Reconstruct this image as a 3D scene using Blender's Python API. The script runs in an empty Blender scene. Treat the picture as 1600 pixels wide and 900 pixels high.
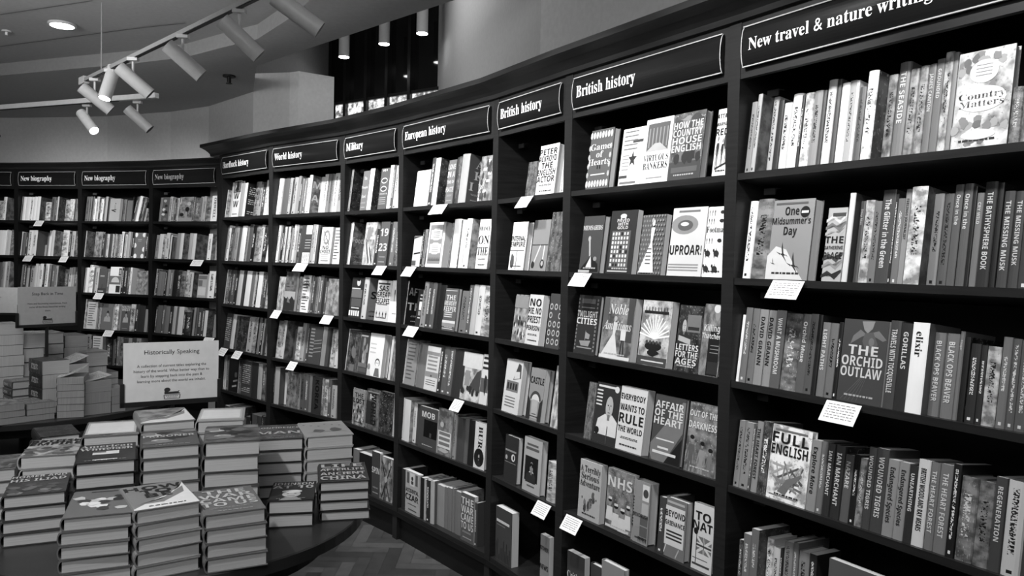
import bpy, math, random
from mathutils import Vector, Matrix
R = math.radians
C = bpy.context.scene.collection
SC = bpy.context.scene
random.seed(7)

# ---------------------------------------------------------------- camera, world, exposure, lights
EYE = 1.6638
cam_d = bpy.data.cameras.new('camera'); cam = bpy.data.objects.new('camera', cam_d); C.objects.link(cam)
cam_d.sensor_width = 36; cam_d.lens = 27; cam_d.clip_start = .05
cam.location = (0, 0, EYE)
cam.rotation_euler = (Matrix.Rotation(R(90 - 1.849), 3, 'X') @ Matrix.Rotation(R(1.3013), 3, 'Z')).to_euler()
SC.camera = cam
SC.view_settings.view_transform = 'Standard'; SC.view_settings.look = 'None'
SC.view_settings.exposure = 1.0; SC.view_settings.gamma = 1; SC.view_settings.use_curve_mapping = False
W = bpy.data.worlds.new('world'); SC.world = W; W.use_nodes = True
W.node_tree.nodes['Background'].inputs[0].default_value = (1, 1, 1, 1)
W.node_tree.nodes['Background'].inputs[1].default_value = 0.06

def area(name, loc, size, power, target):
    d = bpy.data.lights.new(name, 'AREA'); d.energy = power; d.size = size
    o = bpy.data.objects.new(name, d); C.objects.link(o); o.location = loc
    o.rotation_euler = (Vector(target) - Vector(loc)).to_track_quat('-Z', 'Y').to_euler()
def spot(name, loc, power, target, ang=60, blend=.6, rad=.05):
    d = bpy.data.lights.new(name, 'SPOT'); d.energy = power; d.spot_size = R(ang); d.spot_blend = blend; d.shadow_soft_size = rad
    o = bpy.data.objects.new(name, d); C.objects.link(o); o.location = loc
    o.rotation_euler = (Vector(target) - Vector(loc)).to_track_quat('-Z', 'Y').to_euler()
area('fill_area_light', (-.6, .2, 3.0), 1.8, 19, (-.2, 3.2, 1.2))  # unseen frontal fill, added to lift shelves, page edges and table stacks
area('fill_area_light', (-3.0, 3.2, 3.05), 1.4, 26, (-3.2, 6.5, 1.6))  # second added fill, brightens the far left bays and back wall
for (x, y, tx, ty, tz, p) in ((.35, 1.35, 1.1, 1.9, 1.75, 48), (.0, 2.1, .6, 2.7, 1.75, 52), (-.45, 2.75, .2, 3.4, 1.75, 52), (-.85, 3.35, -.2, 4.0, 1.75, 52), (-1.25, 3.95, -.7, 4.6, 1.75, 52), (-1.75, 4.5, -1.2, 5.1, 1.75, 52), (-2.3, 5.1, -1.9, 5.7, 1.75, 52), (-3.3, 5.6, -3.3, 7.0, 1.7, 40), (-4.4, 5.9, -4.5, 7.4, 1.7, 40), (-1.4, 1.1, -1.0, 2.4, .9, 62)):
    spot('track_spot_light', (x, y, 2.86 if y < 5.3 else 2.62), p, (tx, ty, tz), 88, .9, .05)
area('void_fill_light', (-1.5, 6.0, 4.6), 1.0, 14, (1.2, 3.4, 2.9))  # added fill aimed at the right column, no fixture behind it


# ---------------------------------------------------------------- materials
ALB = [.005, .012, .026, .052, .09, .148, .23, .36, .55, .80]
_m = {}
def nodes(name):
    m = bpy.data.materials.new(name); m.use_nodes = True
    nt = m.node_tree; return m, nt, nt.nodes['Principled BSDF']
def g(v): return (v, v, v, 1)
def N(nt, typ, **kw):
    n = nt.nodes.new(typ)
    for k, v in kw.items(): setattr(n, k, v)
    return n
def math_(nt, op, a, b=None, c=None):
    n = nt.nodes.new('ShaderNodeMath'); n.operation = op
    for i, v in enumerate((a, b, c)):
        if v is None: continue
        if isinstance(v, (int, float)): n.inputs[i].default_value = v
        else: nt.links.new(v, n.inputs[i])
    return n.outputs[0]
def mixc(nt, fac, a, b):
    n = nt.nodes.new('ShaderNodeMix'); n.data_type = 'RGBA'
    for i, v in ((0, fac), (6, a), (7, b)):
        if isinstance(v, (int, float)): n.inputs[i].default_value = v if i == 0 else g(v)
        else: nt.links.new(v, n.inputs[i])
    return n.outputs[2]
def flat(tone, rough=.5, spec=.3, metal=0, name='paint'):
    k = ('flat', tone, rough, spec, metal)
    if k in _m: return _m[k]
    m, nt, b = nodes(name)
    b.inputs['Roughness'].default_value = rough; b.inputs['Specular IOR Level'].default_value = spec; b.inputs['Metallic'].default_value = metal
    # fine procedural mottling so that the surface is never a dead flat colour
    tc = N(nt, 'ShaderNodeTexCoord'); no = N(nt, 'ShaderNodeTexNoise'); no.inputs['Scale'].default_value = 35
    nt.links.new(tc.outputs['Object'], no.inputs['Vector'])
    nt.links.new(mixc(nt, no.outputs[0], tone * .9, tone * 1.1), b.inputs['Base Color'])
    _m[k] = m; return m
def cover_mat(t, style='plain', seed=0):
    """printed paper; UV 0..1 over the face; style: plain, pic, lines, spine (lettered spine), spic (pictured spine)"""
    k = ('cov', t, style, seed)
    if k in _m: return _m[k]
    m, nt, b = nodes('printed_' + style)
    b.inputs['Roughness'].default_value = .42; b.inputs['Specular IOR Level'].default_value = .35
    A = ALB[t]; uv = N(nt, 'ShaderNodeUVMap'); uv.uv_map = 'UVMap'; sep = N(nt, 'ShaderNodeSeparateXYZ'); nt.links.new(uv.outputs[0], sep.inputs[0])
    u, v = sep.outputs[0], sep.outputs[1]
    sd_ = N(nt, 'ShaderNodeUVMap'); sd_.uv_map = 'seed'; ss = N(nt, 'ShaderNodeSeparateXYZ'); nt.links.new(sd_.outputs[0], ss.inputs[0]); rnd = ss.outputs[0]
    ink = ALB[9] * .85 if t <= 4 else ALB[1]
    if t == 5 or t == 4: ink = ALB[8] if seed % 2 == 0 else ALB[0]
    col = None
    off = math_(nt, 'MULTIPLY', rnd, 60.0)
    def noise(sx, sy, detail=2, ox=0):
        cb = N(nt, 'ShaderNodeCombineXYZ')
        nt.links.new(math_(nt, 'MULTIPLY_ADD', u, sx, off), cb.inputs[0])
        nt.links.new(math_(nt, 'MULTIPLY_ADD', v, sy, ox), cb.inputs[1])
        cb.inputs[2].default_value = seed * 3.7
        n = N(nt, 'ShaderNodeTexNoise'); n.inputs['Scale'].default_value = 1; n.inputs['Detail'].default_value = detail
        nt.links.new(cb.outputs[0], n.inputs['Vector']); return n.outputs[0]
    def band(x, lo, hi): return math_(nt, 'MULTIPLY', math_(nt, 'GREATER_THAN', x, lo), math_(nt, 'LESS_THAN', x, hi))
    if style in ('pic', 'spic'):
        n1 = noise(4 if style == 'pic' else 1.2, 6 if style == 'pic' else 9, 3)
        rp = N(nt, 'ShaderNodeValToRGB'); e = rp.color_ramp.elements
        e[0].position = .36; e[0].color = g(A * .4); e[1].position = .64; e[1].color = g(min(A * 1.45 + .02, .85))
        x = rp.color_ramp.elements.new(.5); x.color = g(A)
        nt.links.new(n1, rp.inputs[0]); col = rp.outputs[0]
        n2 = noise(18, 26, 1, 5)
        col = mixc(nt, math_(nt, 'MULTIPLY', math_(nt, 'GREATER_THAN', n2, .66), .35 if t > 3 else .2), col, ink)
        if style == 'spic':
            lt = math_(nt, 'MULTIPLY', band(u, .3, .7), math_(nt, 'MULTIPLY', band(v, .3, .8), math_(nt, 'GREATER_THAN', noise(6, 52, 1), .54)))
            col = mixc(nt, lt, col, ink)
    elif style == 'spine':
        lo = math_(nt, 'MULTIPLY_ADD', rnd, .25, .18); hi = math_(nt, 'MULTIPLY_ADD', rnd, -.18, .95)
        lt = math_(nt, 'MULTIPLY', band(u, .32, .66), math_(nt, 'MULTIPLY', band(v, lo, hi), math_(nt, 'GREATER_THAN', noise(7, 62, 1), .50)))
        lg = math_(nt, 'MULTIPLY', band(u, .35, .65), band(v, .035, .07))
        col = mixc(nt, math_(nt, 'MAXIMUM', lt, lg), mixc(nt, math_(nt, 'MULTIPLY', noise(1, 3, 1), .4), A, A * .6), ink)
    elif style == 'lines':
        fr = math_(nt, 'FRACT', math_(nt, 'MULTIPLY', v, 17.0))
        row = math_(nt, 'GREATER_THAN', fr, .55)
        wd = math_(nt, 'GREATER_THAN', noise(22, 17.0, 0), .45)
        keep = math_(nt, 'MULTIPLY', band(u, .12, .88), math_(nt, 'MULTIPLY', band(v, .1, .9), math_(nt, 'GREATER_THAN', noise(.1, 4, 0, 9), .44)))
        col = mixc(nt, math_(nt, 'MULTIPLY', math_(nt, 'MULTIPLY', row, wd), math_(nt, 'MULTIPLY', keep, .75)), A, ink)
    else:
        col = mixc(nt, noise(1.5, 2.5, 2), A * .92, min(A * 1.08, .9))
    nt.links.new(col, b.inputs['Base Color'])
    _m[k] = m; return m
def pages_mat(a=.5, axis=1):
    k = ('pages', a, axis)
    if k in _m: return _m[k]
    m, nt, b = nodes('page_edges'); b.inputs['Roughness'].default_value = .9; b.inputs['Specular IOR Level'].default_value = .1
    tc = N(nt, 'ShaderNodeTexCoord'); sep = N(nt, 'ShaderNodeSeparateXYZ'); nt.links.new(tc.outputs['Object'], sep.inputs[0])
    cb = N(nt, 'ShaderNodeCombineXYZ'); nt.links.new(math_(nt, 'MULTIPLY', sep.outputs[axis], 900.0), cb.inputs[0])
    nt.links.new(math_(nt, 'MULTIPLY', sep.outputs[0], 6.0), cb.inputs[1]); nt.links.new(math_(nt, 'MULTIPLY', sep.outputs[2], 6.0), cb.inputs[2])
    n = N(nt, 'ShaderNodeTexNoise'); n.inputs['Scale'].default_value = 1; n.inputs['Detail'].default_value = 1; nt.links.new(cb.outputs[0], n.inputs['Vector'])
    nt.links.new(mixc(nt, n.outputs[0], a * .72, a * 1.2), b.inputs['Base Color'])
    _m[k] = m; return m
def wood_mat(a, b2, rough=.35, key='wood', sc=(3, 3, 60)):
    if key in _m: return _m[key]
    m, nt, b = nodes(key); b.inputs['Roughness'].default_value = rough; b.inputs['Specular IOR Level'].default_value = .35
    tc = N(nt, 'ShaderNodeTexCoord'); mp = N(nt, 'ShaderNodeMapping'); mp.inputs['Scale'].default_value = sc
    nt.links.new(tc.outputs['Object'], mp.inputs[0]); n = N(nt, 'ShaderNodeTexNoise'); n.inputs['Scale'].default_value = 1.5; n.inputs['Detail'].default_value = 4
    nt.links.new(mp.outputs[0], n.inputs['Vector']); nt.links.new(mixc(nt, n.outputs[0], a, b2), b.inputs['Base Color'])
    _m[key] = m; return m
def emit(v, key):
    if key in _m: return _m[key]
    m, nt, b = nodes(key); b.inputs['Emission Color'].default_value = (1, 1, 1, 1); b.inputs['Emission Strength'].default_value = v
    b.inputs['Base Color'].default_value = g(.8); _m[key] = m; return m
WOOD = wood_mat(.003, .008, .45, 'dark_stained_wood', (4, 4, 40))
WOODX = wood_mat(.006, .024, .42, 'dark_stained_oak', (4, 4, 60))
PLASTER = lambda v: flat(v, .85, .2, name='plaster')

# ---------------------------------------------------------------- mesh builder
class MB:
    def __init__(s, seed=0.0): s.v = []; s.f = []; s.mi = []; s.uv = []; s.m = []; s.sd = []; s.seed = seed
    def mat(s, m):
        if m not in s.m: s.m.append(m)
        return s.m.index(m)
    def face(s, pts, m, uv=None):
        i = len(s.v); s.v += [tuple(p) for p in pts]; s.f.append(tuple(range(i, i + len(pts)))); s.mi.append(s.mat(m))
        s.uv.append(uv or [(0, 0)] * len(pts)); s.sd.append(s.seed)
    def absorb(s, o, M):
        i = len(s.v); s.v += [tuple(M @ Vector(p)) for p in o.v]; s.f += [tuple(k + i for k in f) for f in o.f]
        s.mi += [s.mat(o.m[k]) for k in o.mi]; s.uv += o.uv; s.sd += o.sd
    def box(s, x0, x1, y0, y1, z0, z1, m, M=None):
        P = [(x, y, z) for z in (z0, z1) for y in (y0, y1) for x in (x0, x1)]
        if M: P = [tuple(M @ Vector(p)) for p in P]
        q = [(0, 0), (1, 0), (1, 1), (0, 1)]
        for f in ((0, 1, 5, 4), (1, 3, 7, 5), (3, 2, 6, 7), (2, 0, 4, 6), (4, 5, 7, 6), (2, 3, 1, 0)):
            s.face([P[k] for k in f], m, q)
    def cyl(s, p, q, r, m, n=20, r2=None, cap0=None, cap1=None):
        p, q = Vector(p), Vector(q); d = (q - p).normalized(); a = d.orthogonal().normalized(); b = d.cross(a); r2 = r if r2 is None else r2
        A = [p + (a * math.cos(t) + b * math.sin(t)) * r for t in [2 * math.pi * k / n for k in range(n)]]
        B = [q + (a * math.cos(t) + b * math.sin(t)) * r2 for t in [2 * math.pi * k / n for k in range(n)]]
        for k in range(n): s.face([A[k], A[(k + 1) % n], B[(k + 1) % n], B[k]], m)
        s.face(A[::-1], cap0 or m); s.face(B, cap1 or m)
    def lathe(s, prof, m, n=64, c=(0, 0)):
        for (r0, z0), (r1, z1) in zip(prof, prof[1:]):
            for k in range(n):
                a, b = 2 * math.pi * k / n, 2 * math.pi * (k + 1) / n
                s.face([(c[0] + r0 * math.cos(a), c[1] + r0 * math.sin(a), z0), (c[0] + r0 * math.cos(b), c[1] + r0 * math.sin(b), z0),
                        (c[0] + r1 * math.cos(b), c[1] + r1 * math.sin(b), z1), (c[0] + r1 * math.cos(a), c[1] + r1 * math.sin(a), z1)], m)
    def build(s, name, parent=None, weld=False):
        me = bpy.data.meshes.new(name); me.from_pydata(s.v, [], s.f)
        for m in s.m: me.materials.append(m)
        me.polygons.foreach_set('material_index', s.mi)
        ul = me.uv_layers.new(name='UVMap'); ul.data.foreach_set('uv', [c for fu in s.uv for p in fu for c in p])
        if any(s.sd): u2 = me.uv_layers.new(name='seed'); u2.data.foreach_set('uv', [x for f, v in zip(s.f, s.sd) for _ in f for x in (v, 0.0)])
        if weld:
            import bmesh
            bm = bmesh.new(); bm.from_mesh(me); bmesh.ops.remove_doubles(bm, verts=bm.verts, dist=1e-5); bmesh.ops.recalc_face_normals(bm, faces=bm.faces); bm.to_mesh(me); bm.free()
            for p in me.polygons: p.use_smooth = len(p.vertices) <= 4
            me.set_sharp_from_angle(angle=R(35)) if hasattr(me, 'set_sharp_from_angle') else None
        me.update(); o = bpy.data.objects.new(name, me); C.objects.link(o)
        if parent: o.parent = parent
        return o
def empty(name, loc=(0, 0, 0), rot=None):
    o = bpy.data.objects.new(name, None); C.objects.link(o); o.location = loc
    o.empty_display_size = .05
    if rot is not None: o.rotation_euler = rot
    return o
def tag(o, label, cat, group=None):
    o['label'] = label; o['category'] = cat
    if group: o['group'] = group
    return o
def struct(o): o['kind'] = 'structure'; return o

# ---------------------------------------------------------------- lettering
_t = {}
def _map(s, up, lo, dg=None):
    return ''.join(chr(up + ord(c) - 65) if 'A' <= c <= 'Z' else chr(lo + ord(c) - 97) if 'a' <= c <= 'z' else chr(dg + ord(c) - 48) if dg and c.isdigit() else c for c in s)
def text(s, style='bold'):
    """lettering as triangles, cap height about .7; returns (tris, width)"""
    if style == 'bold': s2 = _map(s, 0x1D5D4, 0x1D5EE, 0x1D7EC)
    elif style == 'serif': s2 = _map(s, 0x1D400, 0x1D41A, 0x1D7CE)
    elif style == 'script': s2 = _map(s, 0x1D468, 0x1D482)
    else: s2 = s
    if (s2) in _t: return _t[s2]
    c = bpy.data.curves.new('lettering', 'FONT'); c.body = s2; c.resolution_u = 2
    o = bpy.data.objects.new('lettering', c); C.objects.link(o)
    dg = bpy.context.evaluated_depsgraph_get(); me = o.evaluated_get(dg).to_mesh()
    me.calc_loop_triangles()
    tr = [[(me.vertices[i].co.x, me.vertices[i].co.y) for i in t.vertices] for t in me.loop_triangles]
    # keep the windings alike
    tr = [t if (t[1][0] - t[0][0]) * (t[2][1] - t[0][1]) - (t[1][1] - t[0][1]) * (t[2][0] - t[0][0]) > 0 else t[::-1] for t in tr]
    x0 = min([p[0] for t in tr for p in t], default=0); x1 = max([p[0] for t in tr for p in t], default=.5)
    tr = [[(p[0] - x0, p[1]) for p in t] for t in tr]
    bpy.data.objects.remove(o, do_unlink=True); bpy.data.curves.remove(c)
    _t[s2] = (tr, x1 - x0); return _t[s2]
def parse(s, d='bold'):
    s = s.replace('_', ' ')
    if s[:1] == '%': return s[1:], 'serif'
    if s[:1] == '^': return s[1:], 'script'
    return s, d

# ---------------------------------------------------------------- cover artwork: polygons in cover coordinates u (right), v (up), tone 0..9
def ell(cx, cy, rx, ry, n=16, a0=0, a1=360): return [(cx + rx * math.cos(R(a0 + (a1 - a0) * k / n)), cy + ry * math.sin(R(a0 + (a1 - a0) * k / n))) for k in range(n + (0 if a1 - a0 == 360 else 1))]
def rect(a, b, c, d): return [(a, c), (b, c), (b, d), (a, d)]
def line(p, q, w):
    dx, dy = q[0] - p[0], q[1] - p[1]; l = math.hypot(dx, dy) or 1; nx, ny = -dy / l * w / 2, dx / l * w / 2
    return [(p[0] - nx, p[1] - ny), (q[0] - nx, q[1] - ny), (q[0] + nx, q[1] + ny), (p[0] + nx, p[1] + ny)]
def art(name, t):
    rn = random.Random(name); A = []; a = A.append
    D = 1 if t >= 4 else 8; L = 8 if t <= 6 else 5
    def blob(cx, cy, r, tone, ry=None, n=9):
        a(([(cx + r * (.7 + .5 * rn.random()) * math.cos(2 * math.pi * k / n), cy + (ry or r) * (.7 + .5 * rn.random()) * math.sin(2 * math.pi * k / n)) for k in range(n)], tone))
    def man(cx, cy, h, tone, skin=None):
        a((ell(cx, cy + h * .92, h * .07, h * .08), tone if skin is None else skin))
        a(([(cx - h * .14, cy + h * .8), (cx + h * .14, cy + h * .8), (cx + h * .11, cy + h * .42), (cx - h * .11, cy + h * .42)], tone))
        a((line((cx - h * .05, cy + h * .45), (cx - h * .09, cy), h * .09), tone)); a((line((cx + h * .05, cy + h * .45), (cx + h * .1, cy), h * .09), tone))
        a((line((cx - h * .13, cy + h * .76), (cx - h * .22, cy + h * .45), h * .06), tone)); a((line((cx + h * .13, cy + h * .76), (cx + h * .22, cy + h * .45), h * .06), tone))
    if name == 'star': 
        a(([(.56 + (.2 if k % 2 == 0 else .08) * math.cos(R(90 + 36 * k)), .46 + (.15 if k % 2 == 0 else .06) * math.sin(R(90 + 36 * k))) for k in range(10)], 2)); a((rect(.5, .95, .74, .79), 3)); a((rect(.05, .4, .14, .19), 3))
        for k in range(5): a((rect(.12, .72, .93 - k * .075, .955 - k * .075), 5))
        for k in range(5): a((rect(.12, .42, .52 - k * .06, .54 - k * .06), 6))
        a((rect(.1, .8, .04, .08), 5))
    elif name == 'swallows':
        a(([(.0, 0), (.9, 0), (.75, .12), (.45, .38), (.2, .42), (0, .3)], 8))
        for cx, cy, s in ((.38, .31, .22), (.66, .17, .24), (.17, .2, .1)):
            a(([(cx - s * .3, cy + s * .08), (cx, cy - s * .05), (cx + s * .35, cy - s * .02), (cx + s * .05, cy + s * .1)], 2))
            a(([(cx - s * .05, cy + s * .02), (cx + s * .1, cy + s * .05), (cx - s * .15, cy + s * .75), (cx - s * .2, cy + s * .4)], 2))
            a(([(cx - s * .1, cy), (cx + s * .1, cy), (cx + s * .55, cy - s * .45), (cx + s * .2, cy - s * .1)], 3))
            a(([(cx + s * .3, cy), (cx + s * .6, cy - s * .12), (cx + s * .35, cy + s * .04)], 2)); a(([(cx - s * .25, cy), (cx - s * .75, cy + s * .2), (cx - s * .3, cy + s * .1)], 2))
        a((ell(.8, .84, .11, .07), 1)); a((rect(.72, .88, .825, .855), 8)); a((rect(.1, .85, .94, .965), 4))
    elif name in ('portrait', 'bard', 'statesman', 'newsman', 'oval'):
        cx, cy, s = {'portrait': (.55, .62, .32), 'bard': (.5, .46, .3), 'statesman': (.3, .68, .28), 'newsman': (.62, .62, .5), 'oval': (.5, .25, .28)}[name]
        if name == 'bard': a((rect(.14, .84, .2, .66), 1)); a((rect(.2, .8, .86, .9), 4)); a((rect(.15, .85, .78, .83), 4)); a((rect(.3, .7, .1, .13), 4))
        if name == 'oval': a((ell(.5, .24, .42, .2, 20), 1)); s = .2
        a(([(cx - s * 1.0, cy - s * .95), (cx + s * .8, cy - s * .95), (cx + s * .75, cy - s * .45), (cx + s * .3, cy - s * .25), (cx - s * .3, cy - s * .25), (cx - s * .85, cy - s * .45)], 8 if name == 'newsman' else 2 if name != 'portrait' else 7))
        if name == 'bard': a(([(cx - s * .45, cy - s * .32), (cx + s * .45, cy - s * .32), (cx + s * .1, cy - s * .15), (cx - s * .1, cy - s * .15)], 8))
        a((ell(cx, cy, s * .3, s * .36), 7 if name != 'bard' else 6)); a((rect(cx - s * .1, cx + s * .1, cy - s * .45, cy - s * .25), 5))
        if name in ('portrait', 'bard'): a(([(cx - s * .32, cy), (cx - s * .3, cy + s * .2), (cx, cy + s * (.42 if name == 'portrait' else .3)), (cx + s * .3, cy + s * .2), (cx + s * .32, cy - s * .05), (cx + s * .22, cy + s * .15), (cx - s * .2, cy + s * .15)], 1))
        for dx in (-.11, .11): a((ell(cx + s * dx, cy + s * .05, s * .05, s * .025, 8), 1))
        a((line((cx, cy + s * .02), (cx + s * .03, cy - s * .1), s * .03), 4)); a((rect(cx - s * .09, cx + s * .09, cy - s * .2, cy - s * .175), 2))
        if name == 'newsman':
            for k in range(5): a((rect(.06, .3, .86 - k * .06, .885 - k * .06), 8))
            a((ell(.86, .93, .09, .055), 8)); a((ell(.2, .2, .1, .06), 1)); a((rect(.1, .8, .93, .965), 8)); a((line((cx, .3), (cx, .0), .03), 3))
        if name == 'statesman': a((rect(.4, .95, .6, .86), 5)); a((rect(.45, .9, .63, .68), 2)); a((line((.1, .5), (.6, .45), .08), 7))
    elif name == 'ship':
        a(([(.25, .22), (.75, .24), (.68, .14), (.34, .14)], 6)); a((line((.5, .24), (.5, .4), .02), 6)); a(([(.5, .38), (.7, .34), (.68, .26), (.5, .27)], 6)); a((rect(.16, .84, .1, .12), 6))
        for k in range(14): a((rect(.88, .94, .06 + k * .065, .1 + k * .065), 5)); a((rect(.05, .1, .06 + k * .065, .1 + k * .065), 5))
        a((rect(.2, .8, .86, .94), 4)); a((rect(.2, .8, .78, .8), 5))
    elif name == 'jack':
        def F(u, v): return (.25 + u * .7 , .26 + v * .25 + .04 * math.sin(u * 6))
        a(([F(0, 0), F(.5, 0), F(1, 0), F(1, 1), F(.5, 1), F(0, 1)], 5))
        for p, q, w, tn in (((0, 0), (1, 1), .1, 8), ((0, 1), (1, 0), .1, 8), ((0, .5), (1, .5), .14, 8), ((.5, 0), (.5, 1), .14, 8), ((0, .5), (1, .5), .06, 3), ((.5, 0), (.5, 1), .06, 3)): a((line(F(*p), F(*q), w * .5), tn))
        a((line((.25, .1), (.25, .55), .03), 1)); a((ell(.2, .58, .1, .05), 1)); a((rect(.1, .8, .17, .18), 4)); a((rect(.1, .9, .07, .1), 3))
    elif name in ('circles',):
        for i in range(3):
            for j in range(5):
                if rn.random() < .85: a((ell(.2 + i * .32, .12 + j * .16, .11, .06), 7)); a((ell(.2 + i * .32, .12 + j * .16, .07, .035), 3))
    elif name == 'frames':
        a((rect(.1, .88, .08, .94), 6)); 
        for c in (.73, .42): a((ell(.5, c, .36, .14, 8, 22, 382), 8)); a((rect(.17, .83, c - .1, c + .1), 9)); [a((rect(.3, .7, c + .05 - k * .04, c + .065 - k * .04), 5)) for k in range(4)]
        for k in range(12): a(([(.12 + k * .063, .15), (.15 + k * .063, .24), (.18 + k * .063, .15)], 4))
    elif name == 'orchid':
        a(([(.42, .98), (.7, .99), (.66, .9), (.56, .84), (.48, .88)], 6))
        a(([(.2, .7), (.45, .8), (.55, .82), (.4, .88), (.25, .8)], 5)); a(([(.6, .84), (.9, .76), (.98, .78), (.8, .88)], 5)); a(([(.5, .84), (.68, .86), (.8, .72), (.72, .6), (.56, .62), (.46, .74)], 4)); a((ell(.66, .74, .06, .05), 5))
        for k in range(5): a((line((.1 + k * .09, .02), (.5 + k * .03, .3), .012), 4))
    elif name in ('gown', 'lady'):
        if name == 'gown':
            for i in range(9):
                for j in range(13): a((ell(.05 + i * .115 + (j % 2) * .05, .04 + j * .078, .03, .022, 6), 6))
            a(([(.1, .04), (.72, .04), (.56, .55), (.62, .78), (.46, .78), (.5, .55)], 9)); a((ell(.54, .86, .06, .05), 9)); a((ell(.5, .9, .05, .04), 7)); [a((rect(.34, .56, .42 - k * .06, .44 - k * .06), 4)) for k in range(5)]
        else:
            a(([(.05, .02), (.95, .02), (.9, .16), (.55, .3), (.2, .12)], 1)); a((line((.42, .56), (.5, .3), .07), 7)); a((ell(.4, .6, .06, .05), 7)); a(([(.35, .1), (.55, .3), (.62, .1)], 8)); a((ell(.75, .25, .08, .04), 6)); a((rect(.02, .55, .0, .05), 7))
    elif name in ('footmen', 'figures', 'soldiers', 'trio', 'couple', 'crowd', 'nurses', 'wrestlers', 'redcaps'):
        if name == 'footmen':
            for j, y in enumerate((.9, .78, .5, .28, .06)):
                for i in range(3 if j < 3 else 2): 
                    if j < 3: man(.12 + i * .12, y - .03, .1, 2); 
                    else: a((ell(.22 + i * .4, y + .06, .12, .04), 2)); a((line((.14 + i * .4, y), (.14 + i * .4, y + .05), .03), 2)); a((line((.3 + i * .4, y), (.3 + i * .4, y + .05), .03), 2)); a((ell(.1 + i * .4, y + .1, .04, .025), 2)); man(.22 + i * .4, y + .07, .07, 1)
                if j < 3: a((ell(.7, y + .02, .1, .025), 2))
        elif name == 'figures': [man(.16 + k * .22, .08, .17, 2) for k in range(4)]; a((rect(.1, .9, .9, .94), 3)); a((rect(.15, .85, .4, .42), 5))
        elif name == 'soldiers': [man(x, y, h, 2, 4) for x, y, h in ((.25, .1, .5), (.55, .14, .42), (.8, .2, .35))]; a((line((.2, .12), (.95, .2), .03), 2)); blob(.7, .5, .1, 3)
        elif name == 'trio': [man(x, -.1, h, tn, 6) for x, h, tn in ((.2, .62, 4), (.55, .56, 6), (.82, .48, 5))]; [a((ell(x, y, .07, .03), 1)) for x, y in ((.2, .5), (.55, .44), (.82, .37))]
        elif name == 'couple': a(([(.05, .04), (.6, .06), (.46, .4), (.5, .6), (.38, .6), (.38, .4)], 8)); a((ell(.43, .66, .05, .04), 7)); man(.72, .1, .48, 2, 7); a((rect(.64, .82, .32, .5), 8)); a((rect(.8, 1, .3, 1), 3)); a((rect(0, .18, .5, 1), 4)); a((rect(0, 1, 0, .06), 8))
        elif name == 'nurses':
            for x, y, s in ((.16, .42, .13), (.4, .34, .14), (.65, .3, .15), (.85, .38, .12)):
                a(([(x - s, y - .26), (x + s, y - .26), (x + s * .8, y - .04), (x - s * .8, y - .04)], 8)); a((ell(x, y + .02, s * .5, s * .42), 6)); a((ell(x, y + .07, s * .55, s * .25), 1)); a((rect(x - s * .5, x + s * .5, y + .08, y + .12), 8))
            a((rect(.03, .9, .05, .09), 8)); a((rect(0, 1, 0, .04), 2))
        elif name == 'wrestlers': a((rect(.04, .96, .28, .86), 3)); [blob(.2 + .6 * rn.random(), .3 + .5 * rn.random(), .12, rn.choice((1, 5, 7, 6))) for _ in range(12)]; a((rect(.06, .9, .16, .26), 5)); a((rect(.06, .9, .04, .14), 4)); a((rect(.1, .8, .9, .94), 7))
        elif name == 'redcaps': man(.5, .5, .35, 2, 8); a((rect(0, 1, 0, .5), 9)); a((rect(.4, .9, .2, .22), 5))
        else: [blob(rn.random() * .9 + .05, .06 + rn.random() * .5, .05, rn.choice((1, 2, 3, 8))) for _ in range(26)]; a((rect(0, 1, .72, .97), 6))
    elif name == 'burst':
        for k in range(13): an = R(10 + k * 13.3); a((line((.5, .42), (.5 + .5 * math.cos(an), .42 + .36 * math.sin(an)), .025), 9))
        a((ell(.5, .3, .28, .07), 1)); [a((ell(.28 + k * .11, .36, .04, .03), 3)) for k in range(5)]; blob(.5, .2, .2, 1, .05); a((rect(0, 1, 0, .14), 3)); a((rect(.15, .9, .06, .08), 8)); a((rect(.1, .9, .8, .84), 1)); [a((line((.15 + k * .1, .8), (.15 + k * .1, .9), .02), 2)) for k in range(8)]
    elif name == 'coat': a(([(.4, .0), (.95, .0), (.9, .62), (.75, .7), (.5, .68), (.38, .5)], 1)); a((ell(.7, .86, .12, .09), 6)); a((ell(.66, .94, .16, .06), 8)); a((rect(.45, .95, .03, .2), 2)); [a((rect(.5, .9, .42 - k * .05, .43 - k * .05), 6)) for k in range(3)]
    elif name == 'diagonal': a(([(0, .1), (0, .25), (.9, .95), (1, .95), (1, .5), (.5, .0), (.1, 0)], 5)); a(([(.5, 0), (1, .42), (1, 0)], 1)); a((rect(.18, .75, .33, .35), 8)); a((rect(.25, .6, .2, .23), 8)); a((rect(.1, .85, .12, .16), 8))
    elif name == 'sketch': [blob(.3 + .4 * rn.random(), .18 + .3 * rn.random(), .07, rn.choice((4, 5, 3))) for _ in range(9)]; [blob(.1 + .8 * rn.random(), .1 + .3 * rn.random(), .02, 2) for _ in range(6)]
    elif name == 'panels':
        a((rect(.55, .95, .7, .96), 8)); a((ell(.75, .82, .16, .07), 3)); a((rect(.55, .95, .47, .66), 7)); a((rect(.5, .95, .3, .45), 4)); a((rect(.5, .95, .12, .28), 4)); a((rect(.02, .48, .25, .75), 6))
        for k in range(10): a(([(.02, .74 - k * .05), (.1, .715 - k * .05), (.02, .69 - k * .05)], 1))
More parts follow.
